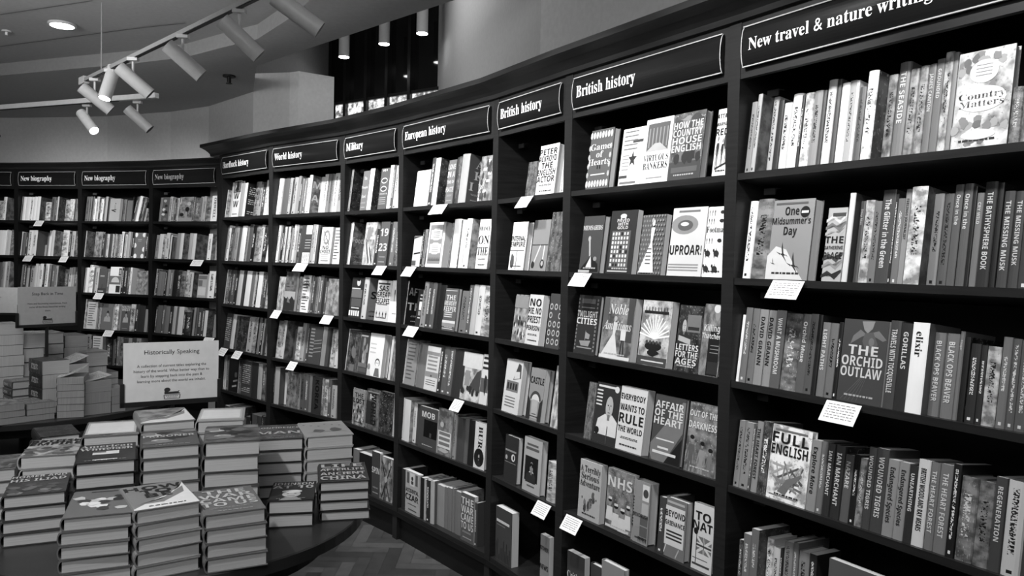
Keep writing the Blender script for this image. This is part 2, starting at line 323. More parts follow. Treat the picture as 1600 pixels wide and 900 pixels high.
        for k in range(6): a(([(.42 + k * .09, .11), (.5 + k * .09, .11), (.46 + k * .09, .02)], 1))
    elif name == 'whitebox': a((rect(.04, .93, .2, .86), 8)); [a((rect(.12, .85, .42 - k * .06, .45 - k * .06), 2)) for k in range(3)]; a((line((.05, .05), (.15, .2), .03), 8)); a((line((.6, .02), (.75, .18), .04), 7)); a((rect(.1, .9, .91, .95), 7))
    elif name == 'garden':
        [blob(rn.random() * .9 + .05, (rn.random() * .25 + .05) if k % 2 else (.72 + rn.random() * .24), .08, rn.choice((5, 6, 7)), .05) for k in range(26)]; a((ell(.5, .78, .25, .12, 20), 9)); a((ell(.5, .5, .42, .13, 20), 9)); [a((rect(.36, .64, .84 - k * .035, .85 - k * .035), 6)) for k in range(4)]; a((ell(.5, .14, .3, .05), 9))
    elif name == 'hills': [a(([(0, y), (.3, y + .06), (.7, y - .02), (1, y + .08), (1, y + .12), (.7, y + .03), (.3, y + .1), (0, y + .04)], tn)) for y, tn in ((.05, 2), (.18, 6), (.28, 3), (.62, 7), (.7, 5), (.8, 8))]; a((rect(.3, .95, .88, .93), 3))
    elif name == 'hedgerow': [a((line((rn.random() * .8 + .08, .12 + rn.random() * .4), (rn.random() * .8 + .12, .12 + rn.random() * .42), .03), rn.choice((5, 6, 4, 7)))) for _ in range(24)]; a(([(.3, .12), (.5, .3), (.85, .42), (.8, .34), (.6, .22), (.5, .1)], 5)); a((rect(.1, .9, .93, .955), 5)); a((rect(.1, .8, .06, .075), 6))
    elif name == 'windows': a((rect(.12, .82, .1, .68), 4)); [a((rect(.15 + i * .11, .21 + i * .11, .12 + j * .07, .165 + j * .07), rn.choice((1, 8, 9, 8)))) for i in range(6) for j in range(8)]; a((ell(.5, .91, .12, .035), 8)); a((line((.42, .85), (.42, .9), .04), 8)); a((line((.58, .85), (.58, .9), .04), 8)); a((rect(.1, .85, .03, .055), 7))
    elif name == 'fish': a((ell(.4, .75, .38, .14, 20), 6)); a((ell(.42, .74, .22, .08, 16), 4)); a((ell(.4, .76, .12, .03, 12), 8)); a((rect(.2, .8, .93, .96), 5)); [a((rect(.05, .9, .16 - k * .04, .18 - k * .04), 6)) for k in range(3)]
    elif name == 'toppic': a((rect(.1, .9, .5, .93), 4)); [a((rect(.16 + k * .13, .2 + k * .13, .56, .86), 6)) for k in range(6)]; a(([(.1, .5), (.9, .5), (.6, .62), (.4, .62)], 7)); a((rect(.2, .8, .08, .1), 6))
    elif name == 'landscape': a((rect(0, 1, 0, .28), 3)); [blob(rn.random(), .3 + rn.random() * .08, .09, 2) for _ in range(9)]; [blob(rn.random(), .75 + rn.random() * .2, .16, rn.choice((5, 6, 3)), .07) for _ in range(9)]; a((rect(.1, .9, .12, .2), 4))
    elif name == 'lace':
        for v in (.03, .84): [a((ell(.07 + k * .12, v + .07, .05, .06, 7), 8)) for k in range(8)]
        for k in range(4): a((ell(.06, .25 + k * .15, .05, .05, 6), 7)); a((ell(.94, .25 + k * .15, .05, .05, 6), 7))
        a((rect(.44, .48, .34, .42), 1)); a((rect(.54, .58, .34, .42), 1)); a((rect(.2, .8, .24, .26), 8))
    elif name == 'grid': a((rect(.05, .95, .4, .42), 5)); a((rect(.48, .52, .02, .42), 5)); blob(.25, .2, .15, 4)
    elif name == 'walls': a((rect(.0, 1, .5, .52), 3)); a((line((.2, .1), (.55, .5), .05), 8)); a((line((.75, .1), (.8, .5), .06), 8)); a((ell(.2, .12, .1, .07), 2)); a((ell(.75, .14, .12, .09), 2)); a((ell(.75, .15, .07, .05), 7))
    elif name == 'house': a(([(.5, .62), (.95, .68), (.9, .92), (.75, .95)], 3)); a(([(.55, .64), (.88, .68), (.85, .8), (.6, .78)], 8)); a((rect(.15, .85, .4, .6), 5)); [a((rect(.2 + k * .16, .3 + k * .16, .44, .56), 2)) for k in range(4)]; [a((rect(.15, .75, .28 - k * .055, .3 - k * .055), 5)) for k in range(4)]
    elif name == 'tower': a((ell(.5, .4, .36, .17, 12, 0, 180), 3)); a((ell(.5, .38, .26, .13, 12, 0, 180), 8)); a((rect(.3, .7, .05, .4), 7)); a(([(0, .0), (.25, .0), (.2, .35), (0, .45)], 2)); a(([(1, .0), (.75, .0), (.8, .35), (1, .45)], 2)); a((rect(.35, .65, .12, .14), 4))
    elif name == 'badge': a((ell(.7, .55, .14, .08), 8)); a((ell(.72, .55, .06, .05), 2)); a((ell(.2, .52, .08, .05), 7)); a((rect(.1, .9, .42, .43), 6)); a((rect(.1, .9, .66, .7), 6))
    elif name == 'flames': [a((line((.06 + k * .09, .02), (.08 + k * .09, .12 + .3 * rn.random()), .03), 1)) for k in range(10)]; a((rect(.08, .85, .72, .77), 8)); a((rect(.1, .6, .66, .68), 5))
    elif name == 'poster': a((rect(.08, .92, .16, .52), 8)); [a((rect(.14, .86, .43 - k * .11, .5 - k * .11), 5)) for k in range(3)]; a((ell(.3, .66, .12, .06), 7)); blob(.5, .1, .35, 7, .05)
    elif name == 'darkbox': a((rect(.28, .98, .28, .7), 0)); a((rect(.6, .7, .3, .4), 3))
    elif name == 'banners': a((rect(.12, .28, .7, .96), 4)); a((rect(.72, .88, .7, .96), 4)); a((rect(.34, .66, .66, .97), 8)); a((ell(.5, .84, .07, .05), 2)); a((rect(.42, .58, .7, .78), 3)); a((rect(.2, .8, .2, .22), 4))
    elif name == 'slips': [a((rect(x, x + .24, y, y + .06), 9)) for x, y in ((.5, .86), (.25, .68), (.62, .58), (.55, .42), (.35, .2), (.1, .1), (.05, .03))]; a((line((.05, .2), (.5, .5), .03), 8)); a((line((.1, .12), (.45, .42), .03), 8)); [blob(rn.random(), rn.random(), .09, rn.choice((3, 4))) for _ in range(10)]
    elif name == 'slope': a(([(0, .9), (1, 1.0), (1, 1), (0, 1)], 3)); a(([(.35, .6), (.95, .75), (.95, .95), (.45, .85)], 9)); a((line((.2, .42), (.95, .46), .05), 1)); a((rect(.05, .55, .04, .2), 4))
    elif name == 'horizon': a((rect(0, 1, .18, .24), 8)); a((rect(0, 1, .1, .18), 6)); [a((rect(.1, .7, .42 - k * .05, .44 - k * .05), 8)) for k in range(3)]; a((rect(.05, .9, .94, .955), 8)); a((rect(.05, .85, .04, .055), 8))
    elif name == 'blocks': a((rect(.5, .98, .45, .68), 9)); a((rect(.45, .95, .3, .42), 6)); a((rect(.5, 1, .74, .78), 8)); a((rect(.5, 1, .84, .88), 8)); a((rect(.4, .95, .22, .25), 8))
    elif name == 'bands': a((rect(0, 1, .8, .88), 6)); a((rect(0, 1, .3, .42), 6)); a((ell(.5, .33, .06, .025), 3)); [a((rect(.15, .85, .74 - k * .09, .78 - k * .09), 6)) for k in range(4)]; [a((rect(.15, .85, .22 - k * .05, .235 - k * .05), 5)) for k in range(3)]
    elif name == 'street': a((rect(0, 1, .68, 1), 8)); a(([(.45, .3), (.78, .62), (.98, .68), (1, .2)], 3)); a((rect(0, .12, .2, .7), 2)); [blob(.05 + .9 * rn.random(), .16 + .1 * rn.random(), .07, 2) for _ in range(10)]; a((rect(.2, .45, .3, .62), 6))
    elif name == 'paul': a((rect(0, 1, .24, .52), 4)); blob(.6, .4, .2, 2); [a((rect(.1, .9, .9 - k * .1, .95 - k * .1), 2)) for k in range(3)]
    elif name == 'cross': a((line((.15, .9), (.8, .02), .05), 1)); a((line((.9, .85), (.15, .05), .05), 1)); [blob(rn.random(), rn.random(), .08, rn.choice((3, 7))) for _ in range(14)]
    elif name == 'stamp': a((rect(.25, .62, .74, .88), 7)); a((rect(0, .6, .12, .7), 2)); a((rect(.1, .9, .92, .95), 6))
    elif name == 'tree': [blob(.4 + .3 * rn.random(), .3 + .4 * rn.random(), .14, rn.choice((1, 2, 5))) for _ in range(8)]; a((rect(.3, .7, .0, .18), 5))
    elif name == 'child': a((ell(.68, .33, .17, .1), 4)); a((ell(.68, .31, .13, .085), 9)); a((ell(.62, .32, .02, .015, 8), 1)); a((ell(.74, .32, .02, .015, 8), 1)); a(([(.5, .0), (.9, .0), (.82, .2), (.58, .2)], 5)); a((ell(.12, .2, .1, .08), 6)); a(([(0, 0), (.3, 0), (.2, .14), (0, .14)], 8)); [a((rect(.1, .5, .74 - k * .1, .77 - k * .1), 8)) for k in range(3)]
    elif name == 'banner': a((rect(.1, .95, .5, .7), 5)); a((rect(.15, .95, .28, .48), 4)); a((rect(.1, .8, .71, .74), 8)); a((rect(.2, .85, .23, .26), 8)); [a((rect(.05 + k * .18, .17 + k * .18, .05, .18), 9)) for k in range(5)]; a((ell(.6, .88, .15, .09), 8)); a((ell(.58, .94, .12, .03), 1))
    elif name == 'pencils': [a((line((.05 + k * .16, .6 - k * .06), (.45 + k * .14, .05), .07), tn)) for k, tn in enumerate((8, 4, 9, 3))]; a((rect(.15, .8, .88, .93), 8)); a((rect(.25, .9, .6, .66), 9)); blob(.4, .75, .2, 6)
    elif name == 'nuclear': a((ell(.5, .7, .34, .07), 8)); a((ell(.5, .7, .28, .045), 3)); a((ell(.5, .5, .34, .07), 8)); a((ell(.5, .5, .28, .045), 3)); [a((ell(.2 + k * .14, .38, .03, .025, 6), 8)) for k in range(6)]; [a((ell(.3 + k * .18, .95, .05, .03, 6), 9)) for k in range(3)]; [a((rect(.15, .85, .28 - k * .05, .295 - k * .05), 7)) for k in range(4)]
    elif name == 'waves': [a(([(.4, y), (1, y + .05), (1, y + .07), (.4, y + .02)], 6)) for y in (.3, .4, .52, .6)]; [a((rect(.1, .4, .9 - k * .09, .94 - k * .09), 6)) for k in range(9)]
    elif name == 'mountain': a((rect(0, 1, .3, .5), 7)); a(([(0, .36), (.2, .3), (.35, .36), (.5, .28), (.7, .38), (1, .26), (1, 0), (0, 0)], 2)); a(([(.35, .36), (.5, .28), (.6, .2), (.3, .22)], 5)); a((rect(.1, .8, .64, .67), 5)); a((rect(.1, .8, .56, .6), 5))
    elif name == 'reach': a((rect(.45, .98, .76, 1), 9)); a((rect(.3, .98, 0, .28), 9)); [a((rect(.45, .95, .6 - k * .07, .62 - k * .07), 7)) for k in range(4)]; [a((line((.4 + k * .17, .06), (.42 + k * .17, .26), .04), 3)) for k in range(4)]
    elif name == 'knot': a((ell(.5, .72, .3, .2, 20), 6)); a((ell(.5, .72, .2, .13, 20), 9)); a((line((.2, .9), (.8, .5), .05), 5)); a((line((.25, .55), (.75, .92), .05), 7)); [a((rect(.15, .8, .25 - k * .06, .27 - k * .06), 7)) for k in range(4)]
    elif name == 'swirl': a((line((.5, .3), (.95, .36), .05), 6)); a((line((.4, .14), (.85, .2), .05), 7)); a((ell(.75, .5, .14, .08), 4))
    elif name == 'topphoto': a((rect(0, 1, .7, 1), 5)); blob(.5, .85, .2, 2); blob(.3, .8, .1, 8); a((rect(0, 1, .68, .7), 2))
    elif name == 'panel': a((rect(.05, .95, .8, .95), 5)); a((rect(.05, .5, .5, .75), 5)); a((rect(.1, .9, .1, .45), 8))
    elif name == 'mosque': a((rect(.0, .98, .34, .66), 5)); a((ell(.5, .42, .34, .2, 12, 0, 180), 8)); a((rect(.6, .95, .05, .3), 2)); a((rect(.75, .98, .68, .95), 2)); a((rect(.8, .92, .72, .9), 7))
    elif name == 'monument': a((rect(0, 1, 0, .2), 3)); a((rect(.1, .7, .06, .1), 8)); a((line((.5, .2), (.5, .36), .05), 2)); a((rect(.2, .7, .66, .72), 7))
    elif name == 'scrawl': a((line((.2, .5), (.6, .42), .04), 1)); a((line((.5, .72), (.55, .45), .03), 1)); a((line((.3, .5), (.65, .52), .03), 1)); a((ell(.55, .78, .04, .03, 8), 1))
    elif name == 'frame': [a((ell(x, y, .16, .1, 9), 9)) for x, y in ((.12, .92), (.88, .92), (.05, .5), (.95, .35), (.15, .08), (.85, .08))]; a((rect(.3, .7, .72, .75), 7)); a((rect(.35, .65, .66, .68), 7))
    elif name == 'stilllife': a((ell(.6, .5, .14, .1), 1)); a((line((.62, .2), (.66, .42), .05), 1)); a((ell(.25, .28, .14, .07), 1)); a((rect(0, 1, 0, .16), 6)); a((line((.55, .16), (.55, .4), .16), 6)); a((ell(.7, .72, .14, .08), 7)); a((line((.1, .7), (.14, .95), .05), 8))
    elif name == 'blobs': [blob(.25 + .5 * rn.random(), y, .22, tn, .06) for y, tn in ((.85, 7), (.65, 2), (.5, 8), (.38, 1), (.3, 8), (.1, 5))]
    elif name == 'figure': a((ell(.75, .3, .12, .18), 4)); a((rect(.1, .9, .85, .95), 5)); a((rect(.1, .9, .7, .76), 6))
    elif name == 'lines': [a((rect(.12, .5 + .4 * rn.random(), .9 - k * .085, .93 - k * .085), 4 if t > 4 else 7)) for k in range(10)]
    elif name == 'flag': a((rect(.28, .72, .4, .58), 9)); a((rect(.28, .5, .5, .58), 5)); a((rect(.3, .7, .08, .14), 9)); a((rect(.2, .9, .74, .77), 7))
    elif name == 'battle': [blob(.1 + .8 * rn.random(), .15 + .75 * rn.random(), .17, rn.choice((2, 3, 6, 8, 5)), .1) for _ in range(18)]
    elif name == 'frieze': [blob(.08 + .84 * rn.random(), .05 + .4 * rn.random(), .09, rn.choice((4, 5, 6)), .06) for _ in range(20)]; [a((rect(.1, .9, .9 - k * .1, .92 - k * .1), 4)) for k in range(2)]
    elif name == 'ornate': [blob(.15 + .7 * rn.random(), .2 + .5 * rn.random(), .1, rn.choice((2, 8, 3, 9)), .07) for _ in range(16)]; a((rect(.3, .7, .9, .93), 3))
    elif name == 'swoosh': a(([(0, .05), (.35, .3), (.8, .55), (1, .9), (1, .0), (0, 0)], 9)); a(([(.1, .2), (.5, .32), (.95, .75), (.9, .5), (.5, .2)], 6))
    elif name == 'plinth': a((rect(.06, .94, .1, .9), 8)); a((rect(.1, .9, .16, .84), 9))
    elif name == 'smallbirds': [blob(.12 + .15 * k, .8 - .06 * (k % 3), .03, 5) for k in range(6)]; blob(.35, .35, .12, 4); blob(.72, .38, .13, 4); a((rect(.1, .9, .26, .27), 6))
    elif name == 'face': a((rect(0, 1, 0, .08), 1)); a((ell(.5, .32, .2, .16), 8)); a((ell(.5, .46, .22, .08), 9)); a((ell(.42, .34, .03, .015, 8), 2)); a((ell(.58, .34, .03, .015, 8), 2)); a((rect(.42, .58, .22, .235), 3)); a(([(.25, .0), (.75, .0), (.62, .16), (.38, .16)], 7))
    elif name == 'dragon': [a((ell(x, y, .2, .06, 14), 6)) for x, y in ((.3, .7), (.7, .45), (.35, .25))]; [a((ell(x, y, .13, .035, 14), 2)) for x, y in ((.3, .7), (.7, .45), (.35, .25))]
    elif name == 'whorl': a((ell(.4, .6, .3, .18, 20), 7)); a((ell(.42, .6, .2, .11, 20), 4)); a((line((.6, .5), (.95, .2), .06), 3))
    return A

# ---------------------------------------------------------------- a book
# own frame: x from the spine (0) to the fore-edge (W), y from the front cover (0) to the back cover (T), z up the height (H)
def book_mesh(W, T, H, tone, ctone, spat, cpat, stext='', ctext='', artname='', hard=True, split=True, name='book', pages=.5, root=None, bare=False, sink=None):
    c = min(.0028 if hard else .0009, T * .2); rn = random.Random('%s%.4f%.4f' % (name, H, T)); mb = MB(rn.random() + .01)
    sd = rn.randrange(3)
    sm = cover_mat(tone, {'a': 'spic', 'b': 'spine', '': 'plain', 'l': 'spine'}[spat], sd)
    cm = cover_mat(ctone, {'a': 'pic', 'b': 'lines', '': 'plain'}[cpat], sd)
    bulge = min(T * .24, .008) if hard else min(T * .10, .003); r = bulge
    SEG = 6 if T > .012 else 3
    arc = [(bulge * (1 - math.sin(math.pi * k / SEG)) , T * (1 - math.cos(math.pi * k / SEG)) / 2) for k in range(SEG + 1)]
    iarc = [(x + c, c + (T - 2 * c) * y / T) for x, y in arc]
    out = [(W, 0)] + arc + [(W, T)]
    inn = [(W, c)] + iarc + [(W, T - c)]
    n = len(out)
    for k in range(n - 1):
        p, q = out[k], out[k + 1]; m = cm if k in (0, n - 2) else sm
        if k == 0: uv = [(p[0] / W, 0), (q[0] / W, 0), (q[0] / W, 1), (p[0] / W, 1)]
        elif k == n - 2: uv = [(1 - p[0] / W, 0), (1 - q[0] / W, 0), (1 - q[0] / W, 1), (1 - p[0] / W, 1)]
        else: uv = [(1 - p[1] / T, 0), (1 - q[1] / T, 0), (1 - q[1] / T, 1), (1 - p[1] / T, 1)]
        mb.face([(p[0], p[1], 0), (p[0], p[1], H), (q[0], q[1], H), (q[0], q[1], 0)], m, [uv[0], uv[3], uv[2], uv[1]])
        a, b = inn[k], inn[k + 1]
        mb.face([(a[0], a[1], 0), (b[0], b[1], 0), (b[0], b[1], H), (a[0], a[1], H)], m)
        mb.face([(p[0], p[1], H), (a[0], a[1], H), (b[0], b[1], H), (q[0], q[1], H)], m)
        mb.face([(p[0], p[1], 0), (q[0], q[1], 0), (b[0], b[1], 0), (a[0], a[1], 0)], m)
    for p, a in ((out[0], inn[0]), (out[-1], inn[-1])): mb.face([(p[0], p[1], 0), (a[0], a[1], 0), (a[0], a[1], H), (p[0], p[1], H)][::1 if p is out[0] else -1], cm)
    e = .0003
    def P(u, v, lift=e): return (u * W, -lift, v * H)
    if artname and not bare:
        for k, (poly, tn) in enumerate(art(artname, ctone)):
            poly = [(min(max(u, 0.012), .988), min(max(v, .008), .992)) for u, v in poly]
            ar = sum(poly[i][0] * poly[(i + 1) % len(poly)][1] - poly[(i + 1) % len(poly)][0] * poly[i][1] for i in range(len(poly)))
            if ar < 0: poly = poly[::-1]
            l = e + .00004 * k
            if len(poly) > 4 and artname not in ():
                cu = sum(p[0] for p in poly) / len(poly); cv = sum(p[1] for p in poly) / len(poly)
                for i in range(len(poly)):
                    mb.face([P(cu, cv, l), P(*poly[i], l), P(*poly[(i + 1) % len(poly)], l)], flat(ALB[tn], .42, .35))
            else: mb.face([P(u, v, l) for u, v in poly], flat(ALB[tn], .42, .35))
    def putlines(txt, u0, u1, v0, v1):
        ls = txt.split('/'); big = ls[0].startswith('!!')
        if big: ls[0] = ls[0][2:]
        nl = len(ls); lhv = (v1 - v0) * H / nl; low = any(ch.islower() for ch in txt)
        cap = min([(u1 - u0) * W / max(.01, text(*parse(q_))[1]) for q_ in ls]) * 1.25 if low else 9
        for i, s in enumerate(ls):
            s, st = parse(s); tr, w = text(s, st); 
            if not tr: continue
            sy = min(lhv / .82, H * .24); sx = min(sy * 1.3, (u1 - u0) * W / w, cap) 
            sy = min(sy, sx * 1.35)
            x = (u0 + u1) / 2 * W - w * sx / 2; z = v1 * H - (i + .5) * (v1 - v0) * H / nl - .36 * sy
            ink = flat(ALB[8] if (ctone <= 5 and artname != 'whitebox') else ALB[1], .42, .35)
            for t in tr: mb.face([(x + p[0] * sx, -e * 4.6, z + p[1] * sy) for p in t], ink)
    if ctext and not bare:
        if ctext[0] == '!' and ctext[1:2] != '!':
            s, st = parse(ctext[1:]); tr, w = text(s, st); sx = H * .8 / w; sy = min(W * .5, sx * 1.8); ink = flat(ALB[8] if 1 < ctone <= 3 and s == 'WORLD' else ALB[1] if ctone > 1 else ALB[8], .42, .35)
            if ctone <= 2: ink = flat(ALB[0], .42, .35)
            for t in tr: mb.face([(W * .75 - .72 * sy + (p[1]) * sy, -e * 4.6, H * .92 - p[0] * sx) for p in t], ink)
        else:
            z = {'swallows': (.55, .92), 'orchid': (.3, .7), 'star': (.0, .01), 'toppic': (.22, .46), 'landscape': (.42, .88), 'soldiers': (.6, .95), 'ship': (.5, .74), 'couple': (.42, .95),
                 'newsman': (.5, .9), 'statesman': (.1, .42), 'coat': (.5, .72), 'diagonal': (.55, .92), 'trio': (.6, .93), 'sketch': (.55, .93), 'nurses': (.68, .92), 'panels': (.4, .5), 'whitebox': (.5, .82),
                 'jack': (.6, .9), 'garden': (.42, .58), 'hills': (.3, .62), 'hedgerow': (.6, .92), 'windows': (.7, .87), 'fish': (.22, .55), 'footmen': (.62, .74), 'lace': (.4, .78), 'grid': (.48, .72), 'house': (.1, .3),
                 'tower': (.68, .86), 'flames': (.5, .66), 'darkbox': (.74, .9), 'banners': (.3, .62), 'horizon': (.45, .85), 'figures': (.42, .88), 'tree': (.4, .9), 'crowd': (.6, .9), 'cross': (.6, .9), 'stamp': (.1, .9),
                 'portrait': (.75, .95), 'lady': (.66, .93), 'swoosh': (.42, .92), 'flag': (.62, .95), 'face': (.6, .95), 'dragon': (.08, .95), 'frieze': (.6, .95), 'bard': (.8, .9), 'knot': (.28, .5)}.get(artname, (.25, .93))
            if z[1] > .02: putlines(ctext, .05, .95, *z)
    if ctext and not bare and ctext[0] != '!' and artname not in ('star', 'toppic', 'jack', 'whitebox', 'diagonal', 'coat', 'fish', 'ship', 'frieze'):
        ink = flat(ALB[7] if ctone <= 5 else ALB[2], .42, .35)
        for row, (v, hgt) in enumerate(((.075, .022), (.185, .010), (.205, .010))):
            if artname and row: break
            x = .16 + .1 * rn.random()
            while x < .8:
                l = .03 + .07 * rn.random(); mb.face([(u_ * W, -e * 4.4, v_ * H) for u_, v_ in rect(x, min(.84, x + l), v, v + hgt)], ink); x += l + .02
    if stext and not bare:
        s, st = parse(stext.lstrip('!')); tr, w = text(s, st); sy = T * .62; sx = min(H * .72 / w, sy * 1.1); z0 = H * .9
        ink = flat(ALB[8] if tone <= 5 else ALB[1], .42, .35)
        for t in tr: mb.face([(-e * 2 - .0001, T / 2 - (-.36 * sy + p[1] * sy) * 1.0 , z0 - p[0] * sx) for p in t], ink)
    if artname == 'oval' and not bare: pass
    ins = .004 if hard else .0004
    pm = pages_mat(pages, 1)
    pb = MB() if split else mb
    pb.box(min(r, T * .2) + c, W - ins, c * 1.02, T - c * 1.02, ins * .8, H - ins * .8, pm)
    if sink:
        sink[0].absorb(mb, sink[1]); sink[0].absorb(pb, sink[1]) if split else None; return None
    if split:
        mb.build('cover', root); pb.build('page_block', root)
        return root
    return mb.build(name)

# ---------------------------------------------------------------- measured layout (metres)
PT = {'7': (0.7191, 2.5653), '6': (0.2256, 3.3069), '5': (-0.0968, 3.8267), '4': (-0.6712, 4.5505), '3': (-1.1233, 5.0422), '2': (-1.7672, 5.5958), '1': (-2.3472, 6.1645), 'L1': (-2.6104, 6.8216), 'L2': (-3.3821, 7.1731), 'L3': (-4.1783, 7.4128), 'L4': (-4.9021, 7.583), '8': (1.343, 1.5689), 'L5': (-5.687, 7.6986), 'L0': (-1.8386, 6.47)}
BAY = {'A0': ('L5', 'L4'), 'A': ('L4', 'L3'), 'B': ('L3', 'L2'), 'C': ('L2', 'L1'), 'D': ('1', '2'), 'E': ('2', '3'), 'F': ('3', '4'), 'G': ('4', '5'), 'H': ('5', '6'), 'I': ('6', '7'), 'J': ('7', '8')}
ZS = {'T': 2.4722, 'H': 2.2851, 's1': 1.9768, 's2': 1.6318, 's3': 1.2897, 's4': 0.9391, 's5': 0.6007, 's6': 0.1899, 'F': 0.0}
TAU = {1: 7, 2: 7, 3: 7, 4: 7, 5: 3, 6: 0}
CARDS = [('A', 1, 0.246, 0.34), ('A', 2, 0.118, 0.213), ('A', 2, 0.538, 0.624), ('B', 3, 0.203, 0.303), ('B', 4, 0.32, 0.425), ('C', 2, 0.547, 0.679), ('C', 4, 0.7, 0.816), ('D', 4, 0.048, 0.172), ('D', 4, 0.298, 0.42), ('E', 2, 0.347, 0.485), ('E', 3, 0.074, 0.172), ('E', 3, 0.673, 0.783), ('E', 4, 0.285, 0.379), ('F', 2, 0.432, 0.545), ('G', 1, 0.373, 0.513), ('G', 2, 0.089, 0.203), ('G', 3, 0.123, 0.243), ('G', 4, 0.618, 0.707), ('H', 1, 0.255, 0.359), ('H', 5, 0.455, 0.561), ('I', 2, 0.077, 0.187), ('I', 5, 0.062, 0.17), ('J', 2, 0.19, 0.306), ('J', 3, 0.396, 0.507)]
STACKS1 = [('howtobe', -0.932, 1.902, 35.8, 0.16, 1.022, 5), ('viking', -1.096, 1.855, 22.8, 0.16, 1.015, 5), ('war', -0.783, 1.959, 28.9, 0.16, 0.995, 4), ('homer', -1.403, 2.104, 26.6, 0.158, 0.985, 4), ('putin', -1.077, 2.225, 25.4, 0.163, 1.1, 7), ('american', -1.225, 2.147, 25.9, 0.159, 1.07, 6), ('british', -1.483, 2.301, 22.4, 0.158, 1.045, 5), ('sagas', -1.326, 2.363, 24.9, 0.164, 1.095, 6), ('tall', -1.173, 2.436, 31.5, 0.165, 1.125, 7), ('soldiers', -0.901, 2.243, 20.1, 0.163, 1.115, 6), ('pale2', -1.022, 2.492, 18.0, 0.152, 1.125, 7), ('maggie', -0.864, 2.584, 17.8, 0.163, 1.045, 5), ('birds', -0.703, 2.622, 23.0, 0.167, 1.05, 5), ('johnson', -0.729, 2.309, 11.9, 0.141, 0.925, 2), ('china', -0.592, 2.379, 14.9, 0.158, 0.965, 4), ('left', -1.637, 2.282, 26.8, 0.134, 1.0, 4), ('leftback', -1.562, 2.527, 38.6, 0.124, 1.05, 5)]
STACKS2 = [('tall', -2.744, 4.626, 21.6, 0.147, 0.907), ('wavy', -2.624, 4.718, 46.9, 0.156, 0.871), ('small', -2.517, 4.832, 52.2, 0.088, 0.815), ('front', -2.851, 4.502, 50.9, 0.159, 0.766), ('frontleft', -2.946, 4.385, 51.8, 0.148, 0.775), ('left2', -3.117, 4.778, 50, 0.155, 0.85), ('darkspines', -2.854, 4.658, 50, 0.155, 1.0), ('back1', -3.451, 5.122, 50, 0.155, 1.06), ('back2', -3.191, 4.964, 50, 0.155, 1.13), ('back3', -3.223, 5.242, 50, 0.155, 1.11), ('back4', -3.146, 5.392, 50, 0.155, 1.08), ('back5', -2.989, 5.373, 50, 0.155, 0.97), ('back0', -3.256, 4.851, 50, 0.155, 1.2), ('flatleft', -3.387, 4.953, 50, 0.155, 0.9), ('midright', -2.931, 5.025, 50, 0.155, 0.93), ('rightback', -2.989, 5.538, 50, 0.155, 0.8)]
CEIL = {'edge': [(-1.932, 5.734, 3.08), (-0.462, 4.316, 3.08)], 'rlow': [(-4.591, 6.402, 3.08), (-4.16, 6.232, 3.08), (-3.374, 5.938, 3.08), (-2.835, 5.74, 3.08), (-2.354, 5.522, 3.08), (-2.044, 5.285, 3.08), (-1.689, 5.033, 3.08), (-1.335, 4.566, 3.08), (-1.109, 4.204, 3.08), (-0.827, 3.702, 3.08)], 'light': [(-2.998, 5.103, 3.175)], 'groove1': [(-3.299, 4.942, 3.175), (-2.538, 4.63, 3.175)], 'groove2': [(-3.808, 5.704, 3.175), (-2.612, 5.198, 3.175), (-2.154, 5.028, 3.175)], 'sprinkler': [(-2.249, 6.054, 3.08)], 'smoke': [(-3.499, 5.307, 3.175)], 'track': [(-2.733, 4.903, 2.75), (-1.109, 3.28, 2.75), (-0.847, 3.016, 2.75)], 'wire': [(-2.542, 4.653, 3.175)], 'h1': [(-2.611, 4.791, 2.75)], 'h2': [(-2.391, 4.551, 2.75)], 'h3': [(-2.119, 4.275, 2.75)], 'h4': [(-1.645, 3.812, 2.75)], 'h5': [(-1.222, 3.403, 2.75)], 'h6': [(-0.875, 3.045, 2.75)], 'bar': [(-4.161, 6.011, 2.75), (-2.485, 5.348, 2.75)], 'b1': [(-4.044, 5.948, 2.75)], 'b2': [(-3.125, 5.632, 2.75)], 'b3': [(-2.679, 5.474, 2.75)]}
ZM = 3.175
